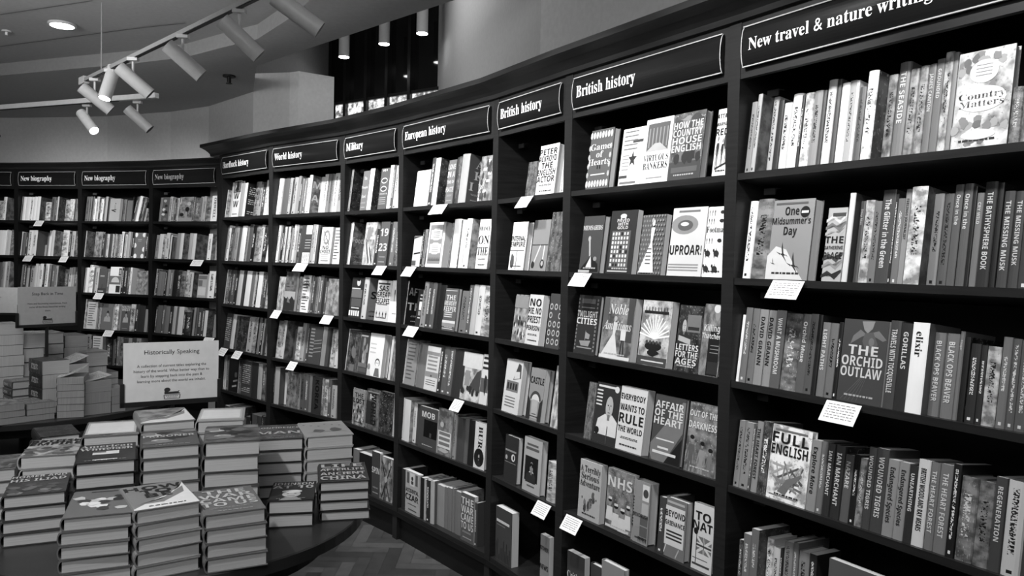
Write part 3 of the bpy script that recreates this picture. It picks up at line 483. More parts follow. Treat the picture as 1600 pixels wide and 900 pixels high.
ROWS = {
'A01':'''0.5585|0.0566|0.02|0.1962|s|0|7|||a|0||
0.6155|0.0349|0.02|0.2355|s|0|9|5|a||0||''',
'A02':'''0.5589|0.0908|0.02|0.2495|s|0|9||||0||figure
0.6501|0.011|0.02|0.2561|s|0|8||||0||
0.6615|0.0394|0.02|0.2434|s|0|8||||0||
0.7013|0.0393|0.02|0.2544|s|0|5|||a|0||''',
'A03':'''0.5593|0.0339|0.02|0.2729|s|0|4||||0||
0.5936|0.0281|0.02|0.2788|s|0|6||||0||
0.6221|0.0281|0.02|0.2795|s|0|8||||0||
0.6507|0.0338|0.02|0.2827|s|0|7|6|a||0||''',
'A1':'''0.027|0.0086|0.02|0.2426|s|0|6||||0||
0.0359|0.0036|0.02|0.24|s|0|3||||0||
0.0398|0.0352|0.02|0.239|s|0|9||||0||
0.0754|0.0544|0.02|0.2375|s|0|9||||0||
0.1302|0.036|0.02|0.2377|s|0|9||||0||
0.1666|0.0359|0.02|0.2388|s|0|9||||0||
0.203|0.0389|0.02|0.2414|s|0|9|3|a||0||
0.2419|0.0621|0.0919|0.2003|s|0|8|||a|0||
0.3044|0.048|0.0919|0.251|s|0|5|||b|0||
0.3528|0.0237|0.0919|0.2511|s|0|4||||0||
0.4462|0.0157|0.02|0.241|s|0|8|3|a||0||
0.4619|0.0536|0.1006|0.2276|s|0|7|||a|0||
0.5917|0.0586|0.02|0.216|f|0.026|8|||a|0||
0.6507|0.0114|0.02|0.2212|s|0|1||||0||
0.6624|0.0319|0.02|0.2187|s|0|6||||0||''',
'A2':'''0.027|0.0086|0.02|0.2383|s|0|9||||0||
0.0359|0.0217|0.02|0.2306|s|0|4||||0||
0.058|0.0179|0.02|0.231|s|0|5||||0||
0.0763|0.0271|0.02|0.2287|s|0|3||||0||
0.1038|0.0513|0.02|0.2547|s|0|9||||0||
0.1555|0.0542|0.02|0.2553|s|0|9|4|||0||
0.2112|0.021|0.12|0.1234|s|0|7||||0||
0.2325|0.0149|0.12|0.2424|s|0|5||||0||
0.2478|0.0331|0.12|0.2685|s|0|9||||0||
0.3789|0.0325|0.02|0.2581|s|0|8|5|a||0||
0.4114|0.0659|0.1173|0.2778|s|0|8|||a|0||
0.4777|0.0116|0.1173|0.2709|s|0|9||||0||
0.4898|0.0326|0.1173|0.2608|s|0|1||||0||
0.5228|0.0386|0.1173|0.2663|s|0|8||||0||
0.5618|0.0385|0.1173|0.2668|s|0|4|||a|0||''',
'A3':'''0.027|0.0086|0.02|0.2532|s|0|5||||0||
0.0359|0.0103|0.02|0.2532|s|0|5||||0||
0.0466|0.0424|0.02|0.2639|s|0|3||||0||
0.0895|0.0301|0.02|0.247|s|0|7||||0||
0.12|0.0118|0.02|0.2605|s|0|3||||0||
0.1322|0.0483|0.02|0.2454|s|0|7||||0||
0.1809|0.03|0.02|0.2669|s|0|8||||0||
0.2112|0.0238|0.02|0.2472|s|0|8||||0||
0.2355|0.0419|0.02|0.2682|s|0|9||||0||
0.2778|0.0237|0.02|0.264|s|0|1||||0||
0.302|0.0418|0.02|0.2696|s|0|9||||0||
0.3442|0.0297|0.02|0.263|s|0|6||||0||
0.3742|0.0116|0.02|0.2561|s|0|3||||0||
0.3862|0.0356|0.02|0.2513|s|0|5||||0||
0.4222|0.0295|0.02|0.2521|s|0|7|3|a||0||
0.452|0.0475|0.1083|0.2281|s|0|4|||a|0||
0.4999|0.0356|0.1083|0.2471|s|0|8||||0||
0.5359|0.0296|0.1083|0.2531|s|0|7||||0||
0.5659|0.0415|0.1083|0.2538|s|0|5||||0||''',
'B1':'''0.0371|0.0398|0.02|0.2415|s|0|5||||0||
0.0773|0.0243|0.02|0.2414|s|0|5||||0||
0.102|0.0273|0.02|0.2413|s|0|4||||0||
0.1297|0.0273|0.02|0.2212|s|0|9||||0||
0.1574|0.0333|0.02|0.2411|s|0|8||||0||
0.1911|0.018|0.02|0.226|s|0|3||||0||
0.2095|0.0362|0.02|0.2185|s|0|9||||0||
0.2461|0.0148|0.02|0.2309|s|0|3||||0||
0.2614|0.03|0.02|0.2408|s|0|7||||0||
0.2918|0.0299|0.02|0.2257|s|0|1||||0||
0.3221|0.1233|0.02|0.2207|f|0.0318|7||||0||scrawl
0.4758|0.0385|0.02|0.2129|s|0|5||||0||
0.5146|0.0086|0.02|0.2103|s|0|2||||0||
0.5236|0.0651|0.02|0.2029|f|0.026|5||||0||
0.589|0.0086|0.02|0.2397|s|0|1||||0||
0.5979|0.0203|0.02|0.2419|s|0|2||||8||
0.6187|0.0144|0.02|0.2419|s|0|5||||8||
0.6335|0.0321|0.02|0.2443|s|0|9||||8||
0.666|0.0173|0.02|0.2318|s|0|1||||8||
0.6837|0.032|0.02|0.2318|s|0|4|||a|8||
0.716|0.0143|0.02|0.1873|s|0|1||||8||
0.7307|0.0201|0.02|0.1281|s|0|7||||8||''',
'B2':'''0.027|0.0086|0.02|0.2579|s|0|5||||0||
0.0359|0.0041|0.02|0.2553|s|0|9|5|a||0||
0.143|0.0929|0.02|0.249|f|0.026|6|||a|0||
0.2363|0.024|0.02|0.225|s|0|2||||0||
0.2607|0.0209|0.02|0.2303|s|0|3||||0||
0.282|0.0331|0.02|0.228|s|0|8||||0||
0.3155|0.036|0.02|0.2309|s|0|3||||0||
0.3519|0.0178|0.02|0.2288|s|0|8||||0||
0.37|0.0117|0.02|0.2364|s|0|1||||0||
0.3821|0.0207|0.02|0.2291|s|0|7||||0||
0.4033|0.0207|0.02|0.2269|s|0|4||||0||
0.4244|0.0297|0.02|0.2271|s|0|7||||0||
0.4544|0.0296|0.02|0.2521|s|0|9||||0||
0.4844|0.0146|0.02|0.2376|s|0|1||||0||
0.4994|0.0265|0.02|0.2279|s|0|8||||0||
0.5263|0.0354|0.02|0.2528|s|0|7||||0||
0.5621|0.0175|0.02|0.2507|s|0|6||||0||
0.58|0.0352|0.02|0.246|s|0|1||||0||
0.6156|0.1177|0.02|0.2439|f|0.026|5||||0||frame
0.7337|0.0407|0.02|0.2403|s|0|2|||b|0||''',
'B3':'''0.027|0.0086|0.02|0.2427|s|0|7||||0||
0.0359|0.0036|0.02|0.2427|s|0|4||||0||
0.0398|0.032|0.02|0.2428|s|0|9||||0||
0.0722|0.0553|0.02|0.2687|s|0|9|||a|0||
0.1279|0.0243|0.02|0.245|s|0|5||||0||
0.1526|0.0396|0.02|0.2406|s|0|8||||0||
0.1926|0.1006|0.02|0.2391|f|0.026|4||||0||monument
0.2935|0.0313|0.02|0.2365|s|0|5||||0||
0.3252|0.1375|0.02|0.2571|f|0.026|9||||0||mosque
0.4631|0.0296|0.02|0.248|s|0|1||||0||
0.4931|0.0415|0.02|0.2536|s|0|2||||0||
0.535|0.0235|0.02|0.2546|s|0|4|||a|0||
0.5589|0.0235|0.02|0.2552|s|0|9||||0||
0.6422|0.1264|0.02|0.2278|f|0.026|6|||a|0||''',
'B4':'''0.027|0.0086|0.02|0.2874|s|0|8|||a|0||
0.0588|0.1172|0.02|0.2611|f|0.0188|8||||0||lines
0.1949|0.0242|0.02|0.2561|s|0|7||||0||
0.2195|0.0119|0.02|0.257|s|0|5||||0||
0.2317|0.1339|0.02|0.2501|f|0.026|5||||0||portrait
0.366|0.0117|0.02|0.2205|s|0|7||||0||
0.3781|0.048|0.02|0.2506|s|0|8|||a|0||
0.4266|0.0358|0.02|0.2524|s|0|6||||0||
0.4627|0.1076|0.02|0.2513|f|0.026|4||||0|SOUTH/WEST|portrait
0.5707|0.0532|0.02|0.2577|s|0|7|||a|0||
0.6244|0.0412|0.02|0.2597|s|0|2||||0||
0.6659|0.0705|0.02|0.2467|s|0|2||||0||
0.7369|0.0349|0.02|0.2154|s|0|6||||0||''',
'B5':'''0.0546|0.0586|0.02|0.2837|s|0|6||||0||
0.1137|0.0151|0.02|0.2717|s|0|1||||0||
0.1292|0.1229|0.02|0.27|f|0.026|8||||0||lines
0.2524|0.0364|0.02|0.2662|s|0|4||||0||
0.2892|0.0728|0.02|0.2557|s|0|2|||a|0||
0.3624|0.0148|0.02|0.2495|s|0|1||||0||
0.3776|0.0269|0.02|0.2503|s|0|4||||0||
0.4049|0.0117|0.02|0.2565|s|0|1||||0||
0.417|0.0359|0.02|0.2767|s|0|5||||0||
0.4533|0.0418|0.02|0.2736|s|0|5|||a|0||
0.4955|0.0537|0.02|0.266|s|0|3||||0||
0.5495|0.0475|0.02|0.2711|s|0|6||||0||
0.5974|0.0473|0.02|0.2735|s|0|3||||0||
0.645|0.053|0.02|0.2734|s|0|6||||0||''',
'C1':'''0.0754|0.0261|0.02|0.228|s|0|5||||0||
0.1019|0.0949|0.02|0.23|f|0.026|4||||0||blobs
0.1972|0.0322|0.02|0.2358|s|0|7||||0||
0.2298|0.0386|0.02|0.2209|s|0|5||||0||
0.2688|0.019|0.02|0.2107|s|0|2||||0||
0.2882|0.0319|0.02|0.22|s|0|7||||0||
0.3205|0.1781|0.02|0.2291|f|0.026|5||||0||stilllife
0.499|0.0185|0.02|0.2264|s|0|3||||0||
0.5179|0.0592|0.02|0.219|s|0|4|||a|0||
0.5774|0.0401|0.02|0.2299|s|0|6||||0||
0.618|0.0337|0.02|0.2316|s|0|7||||0||
0.6521|0.0644|0.02|0.2287|s|0|5|||a|0||
0.7169|0.0791|0.02|0.2347|f|0.026|9||||0|!%ORWELL|
0.7964|0.0242|0.02|0.2126|s|0|5||||0||''',
'C2':'''0.027|0.0418|0.02|0.2245|s|0|6||||0||
0.0692|0.046|0.02|0.2344|s|0|8||||0||
0.1156|0.0392|0.02|0.2346|s|0|7|||a|0||
0.1552|0.0455|0.02|0.2445|s|0|8||||0||
0.2011|0.0094|0.02|0.2327|s|0|1||||0||
0.2109|0.0192|0.02|0.2255|s|0|8||||0||
0.2305|0.0159|0.02|0.2088|s|0|1||||0||
0.2468|0.0451|0.02|0.2018|s|0|4||||0||
0.2922|0.0448|0.02|0.2427|s|0|6||||0||
0.3374|0.0382|0.02|0.2429|s|0|8|5|a||0||
0.3756|0.0413|0.082|0.2536|s|0|7||||0||
0.4843|0.0438|0.02|0.2412|s|0|8|5|a||0||
0.6783|0.0489|0.02|0.2398|s|0|9|7|a||0||
0.7272|0.0519|0.0623|0.2284|s|0|7||||0||''',
'C3':'''0.027|0.0086|0.02|0.2503|s|0|7||||0||
0.0359|0.0266|0.02|0.2406|s|0|3||||0||
0.0629|0.0362|0.02|0.2294|s|0|5||||0||
0.0995|0.0426|0.02|0.2279|s|0|5||||0||
0.1425|0.0293|0.02|0.2314|s|0|1||||0||
0.1722|0.0324|0.02|0.2465|s|0|6||||0||
0.205|0.0454|0.02|0.2473|s|0|5||||0||
0.2507|0.0516|0.02|0.2437|s|0|1||||0||
0.3027|0.0513|0.02|0.2449|s|0|2|||a|0||
0.3544|0.051|0.02|0.2367|s|0|5|||a|0||
0.4058|0.0411|0.02|0.2475|s|0|7|||a|0||
0.4473|0.0504|0.02|0.2296|s|0|8|5|||0||
0.5643|0.1119|0.02|0.2115|f|0.026|7||||0||panel
0.6766|0.0151|0.02|0.2238|s|0|7||||0||
0.6921|0.0766|0.02|0.2452|s|0|9|||b|0||
0.7691|0.0363|0.02|0.2286|s|0|2||||0||''',
'C4':'''0.027|0.0226|0.02|0.2447|s|0|3||||0||
0.05|0.0596|0.02|0.2602|s|0|4||||0||
0.11|0.0393|0.02|0.2628|s|0|4||||0||
0.1497|0.0523|0.02|0.2549|s|0|5||||0||
0.2024|0.0455|0.02|0.2525|s|0|2||||0||
0.2483|0.0452|0.02|0.2593|s|0|7||||0||
0.2939|0.0256|0.02|0.2565|s|0|4||||0||
0.3198|0.0641|0.02|0.2577|s|0|8||||0||
0.3844|0.0317|0.02|0.2132|s|0|1||||0||
0.4164|0.0698|0.02|0.21|s|0|2|||a|0||
0.4866|0.0186|0.02|0.2368|s|0|1||||0||
0.5056|0.0249|0.02|0.2589|s|0|6||||0||
0.531|0.0311|0.02|0.2576|s|0|4||||0||
0.5625|0.0498|0.02|0.2591|s|0|3||||0||
0.6127|0.0308|0.02|0.2473|s|0|3||||0||
0.644|0.0369|0.02|0.2371|s|0|8|4|a||0||
0.6812|0.0553|0.0924|0.2091|s|0|6||||0||''',
'D1':'''0.027|0.0086|0.02|0.2264|s|0|9|7|||0||
0.0356|0.0445|0.0445|0.29|s|0|8||||0||
0.132|0.122|0.02|0.29|f|0.026|9||||0|A/W/W|topphoto
0.2544|0.0637|0.02|0.2675|s|0|7||||0||
0.3185|0.0393|0.02|0.2659|s|0|9|1|b||0||
0.3578|0.0782|0.0843|0.2856|s|0|6|||a|0||
0.4364|0.042|0.0843|0.259|s|0|7||||0||
0.4788|0.0504|0.0843|0.2765|s|0|3|||a|0||
0.5296|0.0434|0.0843|0.2894|s|0|9||||0||
0.5734|0.0626|0.0843|0.2651|s|0|8||||0||''',
'D2':'''0.027|0.0096|0.02|0.2801|s|0|5||||0||
0.037|0.0493|0.02|0.2862|s|0|9||||0||
0.0867|0.0576|0.02|0.2666|s|0|4|||a|0||
0.1446|0.0393|0.02|0.278|s|0|6||||0||
0.1844|0.0389|0.02|0.2773|s|0|7||||0||
0.2237|0.0429|0.02|0.2746|s|0|4||||0||
0.267|0.0807|0.02|0.2799|s|0|9||||0||
0.3481|0.0417|0.02|0.2765|s|0|6||||0||
0.3901|0.0578|0.02|0.2897|s|0|4||||0||
0.4483|0.057|0.02|0.2727|s|0|1||||0||
0.5057|0.0722|0.02|0.2756|s|0|6|||a|0||
0.5783|0.0473|0.02|0.2821|s|0|8||||0||
0.626|0.0702|0.02|0.2735|s|0|2|||a|0||
0.6966|0.0421|0.02|0.1998|s|0|9||||5||''',
'D3':'''0.027|0.0086|0.02|0.2755|s|0|8||||0||
0.0359|0.0494|0.02|0.2734|s|0|5|||a|0||
0.0857|0.0355|0.02|0.2727|s|0|3||||0||
0.1216|0.0573|0.02|0.2735|s|0|4||||0||
0.1793|0.0478|0.02|0.2727|s|0|2||||0||
0.2276|0.0774|0.02|0.2738|s|0|8||||0||
0.3053|0.0422|0.02|0.2756|s|0|3||||0||
0.3479|0.0123|0.02|0.2646|s|0|1||||0||
0.3606|0.0791|0.02|0.2729|s|0|9||||0||
0.4402|0.0613|0.02|0.2708|s|0|5||||0||
0.5019|0.02|0.02|0.2683|s|0|8||||0||
0.5223|0.028|0.02|0.2649|s|0|2||||0||
0.5506|0.0677|0.02|0.2715|s|0|9||||0||
0.6187|0.0313|0.02|0.2712|s|0|4||||0||
0.6504|0.0388|0.02|0.2681|s|0|3|||a|0||
0.6896|0.0423|0.02|0.2729|s|0|7|||a|0||''',
'D4':'''0.027|0.1026|0.02|0.275|f|0.026|3|||b|0||
0.13|0.0662|0.02|0.2732|s|0|8||||0||
0.1965|0.0478|0.02|0.2652|s|0|4||||0||
0.2447|0.1687|0.02|0.2642|f|0.026|2|||a|0||
0.4137|0.0759|0.02|0.2712|s|0|7|||b|0||
0.4901|0.0648|0.02|0.2742|s|0|6|||a|0||
0.5553|0.0117|0.02|0.2746|s|0|1||||0||
0.5674|0.0437|0.02|0.2734|s|0|5||||0||
0.6116|0.0314|0.02|0.2764|s|0|1||||0||
0.6434|0.0194|0.02|0.2707|s|0|6||||0||
0.6631|0.0349|0.02|0.2663|s|0|2||||0||
0.6985|0.0346|0.02|0.2687|s|0|6||||0||''',
'D5':'''0.027|0.0086|0.02|0.2759|s|0|8||||0||
0.0359|0.0385|0.02|0.2718|s|0|8||||0||
0.0748|0.0448|0.02|0.2725|s|0|5||||0||
0.12|0.1628|0.02|0.2729|f|0.026|1||||0||swirl
0.2832|0.0469|0.02|0.2653|s|0|4|||a|0||
0.3305|0.1674|0.02|0.2662|f|0.026|3|||b|0||
0.4984|0.0891|0.02|0.2681|s|0|2||||0||
0.5879|0.0714|0.02|0.266|s|0|7||||0||
0.6597|0.0585|0.02|0.2698|s|0|4|||a|0||''',
'D6':'''0.0663|0.0855|0.02|0.2837|s|0|3||||0||
0.1521|0.0308|0.02|0.29|s|0|4||||0||
0.1834|0.0438|0.02|0.2886|s|0|1||||0||
0.2276|0.0694|0.02|0.29|s|0|6|2|||0||
0.297|0.0848|0.0751|0.2259|s|0|3||||0||
0.3822|0.0332|0.0751|0.2593|s|0|1||||0||
0.4158|0.0742|0.0751|0.2605|s|0|5||||0||
0.4904|0.0729|0.0751|0.2601|s|0|4||||0||
0.5637|0.0518|0.0751|0.2676|s|0|3||||0||''',
'E1':'''0.027|0.052|0.02|0.2684|s|0|9||||0||
0.0794|0.0161|0.02|0.2617|s|0|7||||0||
0.0959|0.0714|0.02|0.2645|s|0|4||||0||
0.1677|0.0382|0.02|0.2643|s|0|7||||0||
0.2063|0.0156|0.02|0.2547|s|0|3||||0||
0.2223|0.0472|0.02|0.2668|s|0|7||||0||
0.2699|0.0342|0.02|0.2733|s|0|6||||0||
0.3045|0.0246|0.02|0.2603|s|0|3||||0||
0.3294|0.0213|0.02|0.2516|s|0|6||||0||
0.3511|0.0366|0.02|0.2522|s|0|5|||b|0||
0.3881|0.0149|0.02|0.2538|s|0|8||||0||
0.4034|0.0331|0.02|0.2729|s|0|9|5|||0|~MY/AM|
0.4365|0.0447|0.0917|0.2728|s|0|8||||0||
0.4816|0.0383|0.0917|0.29|s|0|9||||0||
0.5203|0.0321|0.0917|0.2897|s|0|6|||b|0||
0.5528|0.0289|0.0917|0.29|s|0|5||||0||
0.582|0.0171|0.0917|0.286|s|0|7|||b|0||
0.5995|0.0487|0.0917|0.29|s|0|9||||0||
0.6486|0.0453|0.0917|0.29|s|0|7||||0||''',
'E2':'''0.027|0.0348|0.02|0.2764|s|0|9|||b|0||
0.0622|0.0215|0.02|0.274|s|0|6||||0||
0.0841|0.0293|0.02|0.2624|s|0|2|||b|0||
0.1137|0.0258|0.02|0.262|s|0|8||||0||
0.1399|0.0191|0.02|0.2616|s|0|4||||0||
0.1595|0.0255|0.02|0.2632|s|0|8||||0||
0.1854|0.0189|0.02|0.2684|s|0|3||||0||
0.2047|0.022|0.02|0.2533|s|0|6||||0||
0.2272|0.0283|0.02|0.277|s|0|8||||0||
0.2559|0.0281|0.02|0.2747|s|0|7||||0||
0.2844|0.0404|0.02|0.267|s|0|3|||a|0||
0.3252|0.1287|0.02|0.27|f|0.026|3||||0||reach
0.4543|0.0358|0.02|0.2752|s|0|7|||b|0||
0.4905|0.0235|0.02|0.2711|s|0|8||||0||
0.5144|0.0234|0.02|0.2671|s|0|3||||0||
0.5382|0.0262|0.02|0.249|s|0|1||||0||
0.5648|0.1243|0.02|0.2522|f|0.0169|9||||0|NO/CHOICE|knot
0.7123|0.0811|0.02|0.2467|f|0.026|9||||0||lines''',
'E3':'''0.052|0.0856|0.02|0.2432|f|0.026|7|||a|0||
0.1381|0.1382|0.02|0.2792|f|0.0212|4||||0||mountain
0.3082|0.0403|0.02|0.2505|s|0|6||||0||
0.3489|0.0969|0.02|0.2626|f|0.026|9||||0|%Origin/%Africa|lines
0.4462|0.0251|0.02|0.2545|s|0|5||||0||
0.4717|0.0267|0.02|0.2534|s|0|3||||0||
0.4988|0.0265|0.02|0.2542|s|0|4||||0||
0.5257|0.0293|0.02|0.2568|s|0|6|||b|0||
0.5555|0.035|0.02|0.2665|s|0|4||||0||
0.5908|0.0318|0.02|0.2481|s|0|2||||0||
0.623|0.0228|0.02|0.2244|s|0|4||||0||
0.6462|0.1334|0.02|0.2462|f|0.026|6|||a|0||''',
'E4':'''0.0433|0.0596|0.02|0.2724|s|0|7|||a|0||
0.1034|0.0424|0.02|0.2782|s|0|8|4|a||0||
0.1458|0.0289|0.0968|0.2216|s|0|4||||0||
0.1751|0.0576|0.0968|0.2424|s|0|8|||a|0||
0.2332|0.0474|0.0968|0.2726|s|0|7||||0||
0.2809|0.0249|0.0968|0.2721|s|0|5||||0||
0.3062|0.0247|0.0968|0.261|s|0|3||||0||
0.4437|0.1495|0.02|0.2612|f|0.026|3||||0||waves
0.5936|0.0493|0.02|0.2665|s|0|6||||0||
0.6433|0.0372|0.02|0.2595|s|0|3||||0||
0.6809|0.0197|0.02|0.2518|s|0|2||||0||
0.701|0.0452|0.02|0.2567|s|0|7|||a|0||
0.7466|0.0391|0.02|0.2566|s|0|8||||0||''',
'E5':'''0.027|0.0086|0.02|0.2748|s|0|2|||a|0||
0.0359|0.0615|0.02|0.2673|s|0|7|4|||0||
0.0977|0.0291|0.0627|0.2301|s|0|8||||0||
0.1932|0.1372|0.02|0.2516|f|0.026|5|||a|0||
0.3308|0.031|0.02|0.2521|s|0|6||||0||
0.3622|0.0493|0.02|0.252|s|0|4|||b|0||
0.4119|0.0487|0.02|0.2503|s|0|4|||b|0||
0.461|0.036|0.02|0.2558|s|0|5||||0||
0.4974|0.1129|0.02|0.2528|f|0.026|2||||0|!KOREA|
0.6107|0.0289|0.02|0.2516|s|0|5|||a|0||
0.64|0.046|0.02|0.248|s|0|7|||a|0||
0.6864|0.0341|0.02|0.2499|s|0|4||||0||
0.7209|0.0564|0.02|0.2159|s|0|7|||b|0||''',
'F1':'''0.027|0.024|0.02|0.2829|s|0|6|2|a||0||
0.1743|0.0791|0.02|0.2584|f|0.026|5||||0|%The/%Mosquito/%Bowl|
0.2538|0.0506|0.02|0.269|s|0|9|2|a||0||
0.3811|0.0997|0.02|0.2593|f|0.026|4||||0||nuclear
0.4812|0.036|0.02|0.2724|s|0|9||||0||
0.5176|0.0301|0.02|0.2711|s|0|4||||0||
0.5481|0.0352|0.02|0.2655|s|0|8||||0||
0.5837|0.0294|0.02|0.2596|s|0|8||||0||''',
'F2':'''0.027|0.0086|0.02|0.2767|s|0|6|||b|0||
0.0359|0.0224|0.02|0.2818|s|0|9|5|a||0|~Football|
0.2126|0.132|0.02|0.2757|f|0.026|7||||0||pencils
0.345|0.0406|0.02|0.2303|s|0|2||||0||
0.386|0.1028|0.02|0.2747|f|0.026|4||||0|19/23|
0.4892|0.0277|0.02|0.2595|s|0|1||||0||
0.5173|0.044|0.02|0.2715|s|0|5|||b|0||
0.5617|0.0488|0.02|0.2705|s|0|4|||a|0||''',
'F3':'''0.0562|0.148|0.02|0.2627|f|0.026|2||||0||banner
0.2047|0.0547|0.02|0.2671|s|0|8|6|||0|~SA|
0.3645|0.1604|0.02|0.2539|f|0.026|8||||0|SAS/GREAT/ESCAPES|figures
0.5252|0.0852|0.02|0.2574|f|0.026|7||||0||redcaps''',
'F4':'''0.027|0.0086|0.02|0.2728|s|0|8|||b|0||
0.0359|0.0036|0.02|0.2677|s|0|5||||0||
0.0398|0.1379|0.02|0.2578|f|0.026|3||||0||tree
0.1781|0.1133|0.02|0.263|f|0.026|3||||0||wrestlers
0.2918|0.1617|0.02|0.2674|f|0.0508|9||||0||child
0.5306|0.0248|0.02|0.2666|s|0|8||||0||
0.5558|0.0575|0.02|0.2594|f|0.026|5|||a|0||''',
'F5':'''0.1253|0.1492|0.02|0.2326|f|0.012|6||||0|THE/LOST|crowd
0.2871|0.1538|0.02|0.2512|f|0.026|4||||0|!WORLD|stamp
0.4413|0.1524|0.02|0.2561|f|0.026|2|||a|0||
0.5941|0.0161|0.02|0.2554|s|0|7||||0||''',
'F6':'''0.1442|0.0783|0.02|0.2515|s|0|5||||0||
0.2229|0.1516|0.02|0.2419|s|0|1||||0||
0.3749|0.0948|0.02|0.28|f|0.026|3||||0|SPIN|
0.47|0.1373|0.02|0.2688|f|0.026|5||||0||cross''',
'G1':'''0.11|0.1529|0.02|0.2121|f|0.026|9||||0||
0.2632|0.0366|0.02|0.2772|s|0|3|||b|0||
0.3002|0.0493|0.02|0.2718|s|0|9|3|a||0||
0.4372|0.0779|0.02|0.2464|f|0.026|5||||0|LOVE/IN_A/TIME_OF/HATE|
0.5156|0.0119|0.02|0.2568|s|0|1||||0||
0.5279|0.0302|0.02|0.2592|s|0|4|||a|0||
0.5584|0.0686|0.02|0.2685|s|0|7|4|||0|~%A/%K/%I_N|
0.7431|0.1157|0.02|0.2385|f|0.026|6||||0||slips''',
'G2':'''0.0971|0.092|0.02|0.1809|f|0.026|8||||0||slope
0.1895|0.0205|0.02|0.2169|s|0|1||||0||
0.2104|0.0307|0.02|0.2183|s|0|6||||0||
0.2414|0.0099|0.02|0.2122|s|0|1||||0||
0.2517|0.1687|0.02|0.2562|f|0.0426|9||||0||frames
0.4844|0.009|0.02|0.2498|s|0|5|||a|0||
0.4938|0.0737|0.02|0.269|s|0|8||||0||
0.5679|0.0087|0.02|0.2614|s|0|3||||0||
0.577|0.0357|0.02|0.2629|s|0|8||||0||
0.6131|0.047|0.02|0.2687|s|0|9|7|a||0||
0.7386|0.1029|0.02|0.2597|f|0.026|9||||0|%FRANCE/%ON/%THE|
0.8419|0.0187|0.02|0.2169|s|0|4|||a|0||''',
'G3':'''0.027|0.0087|0.02|0.2611|s|0|7|1|||0|~AFTER/THE|
0.1523|0.0525|0.02|0.2107|f|0.026|2||||0||blocks
0.2052|0.0447|0.02|0.2612|s|0|6|||b|0||
0.2503|0.0439|0.02|0.259|s|0|3||||0||
0.2946|0.0432|0.02|0.2587|s|0|4|||b|0||
0.3382|0.036|0.02|0.2584|s|0|1||||0||
0.3746|0.0581|0.02|0.2488|s|0|1||||0||
0.4331|0.1283|0.02|0.2331|f|0.0233|4||||0|THE/MEMORY/KEEPER|horizon
0.5954|0.0624|0.02|0.2257|s|0|5|||b|0||
0.6582|0.0319|0.02|0.2591|s|0|4|||b|0||
0.6905|0.0459|0.02|0.262|s|0|7||||0||
0.7367|0.0563|0.02|0.262|s|0|8|||b|0||
0.7934|0.0741|0.02|0.2591|s|0|7|||a|0||''',
'G4':'''0.027|0.01|0.02|0.2647|s|0|8|||b|0||
0.0374|0.1234|0.02|0.2599|f|0.026|6||||0||lines
0.1613|0.0943|0.02|0.2564|s|0|5||||0||
0.2559|0.1375|0.02|0.247|f|0.026|8||||0||bands
0.3938|0.0322|0.02|0.2534|s|0|2|||b|0||
0.4264|0.0573|0.02|0.2602|s|0|4|||b|0||
0.4841|0.0499|0.02|0.2589|s|0|4|||b|0||
0.5344|0.0854|0.02|0.257|s|0|2||||0||
0.6201|0.1744|0.02|0.2519|f|0.026|7||||0||street
0.7949|0.069|0.02|0.2569|f|0.026|8||||0||paul''',
'G5':'''0.027|0.0086|0.02|0.2511|s|0|8||||0||
0.0359|0.0721|0.02|0.2454|s|0|8|6|||0||
0.1083|0.039|0.042|0.2342|s|0|8||||0||
0.1477|0.0281|0.042|0.231|s|0|3||||0||
0.2122|0.1932|0.02|0.2347|f|0.026|3||||0|MOB|darkbox
0.4059|0.1496|0.02|0.2512|f|0.026|5||||0||poster
0.5558|0.0335|0.02|0.2408|s|0|6|||b|0||
0.5897|0.0721|0.02|0.2327|s|0|3||||0||
0.6623|0.0351|0.02|0.2382|s|0|4||||0||
0.6978|0.0577|0.02|0.2376|s|0|1||||0||
0.7559|0.101|0.02|0.2377|f|0.026|8||||0|!%BURKE|oval''',
'G6':'''0.0302|0.0519|0.02|0.2404|s|0|2||||0||
0.0825|0.158|0.02|0.2445|f|0.026|7||||0|ACCIDENTAL/CZAR|banners
0.2409|0.0482|0.02|0.2358|s|0|1||||0||
0.2895|0.0202|0.02|0.2343|s|0|7||||0||
0.3101|0.0403|0.02|0.2373|s|0|2|||b|0||
0.3508|0.0397|0.02|0.2433|s|0|7|4|||0||
0.3905|0.0747|0.0415|0.2276|s|0|6||||0||
0.4656|0.0316|0.0415|0.2314|s|0|5||||0||
0.4976|0.0406|0.0415|0.2356|s|0|5||||0||
0.5386|0.0245|0.0415|0.2421|s|0|5||||0||
0.5635|0.064|0.0415|0.2342|s|0|5||||0||
0.6591|0.1227|0.02|0.2546|f|0.026|4||||0|THE/WAR/CAME/TO_US|
0.7822|0.0224|0.02|0.2283|s|0|3||||0||''',
'H1':'''0.2412|0.0848|0.02|0.1667|f|0.026|4|||a|0||
0.3264|0.1561|0.02|0.2332|f|0.0391|9||||0|PETER/ACKROYD/THE/ENGLISH/ACTOR|
0.5374|0.013|0.02|0.2265|s|0|8||||0||''',
'H2':'''0.1032|0.1399|0.02|0.2348|f|0.0335|9||||0|INTERNAL/EMPIRE|grid
0.2944|0.1368|0.02|0.2386|f|0.026|6||||0||walls
0.4316|0.1066|0.02|0.2703|f|0.026|4|||a|0||''',
'H3':'''0.1511|0.1192|0.02|0.2284|f|0.026|6||||0||crowd
0.2707|0.1173|0.02|0.234|f|0.0338|8||||0|NO/PIE,_NO/PRIEST/PEARSON|
0.4377|0.1111|0.02|0.2458|f|0.026|3||||0||circles''',
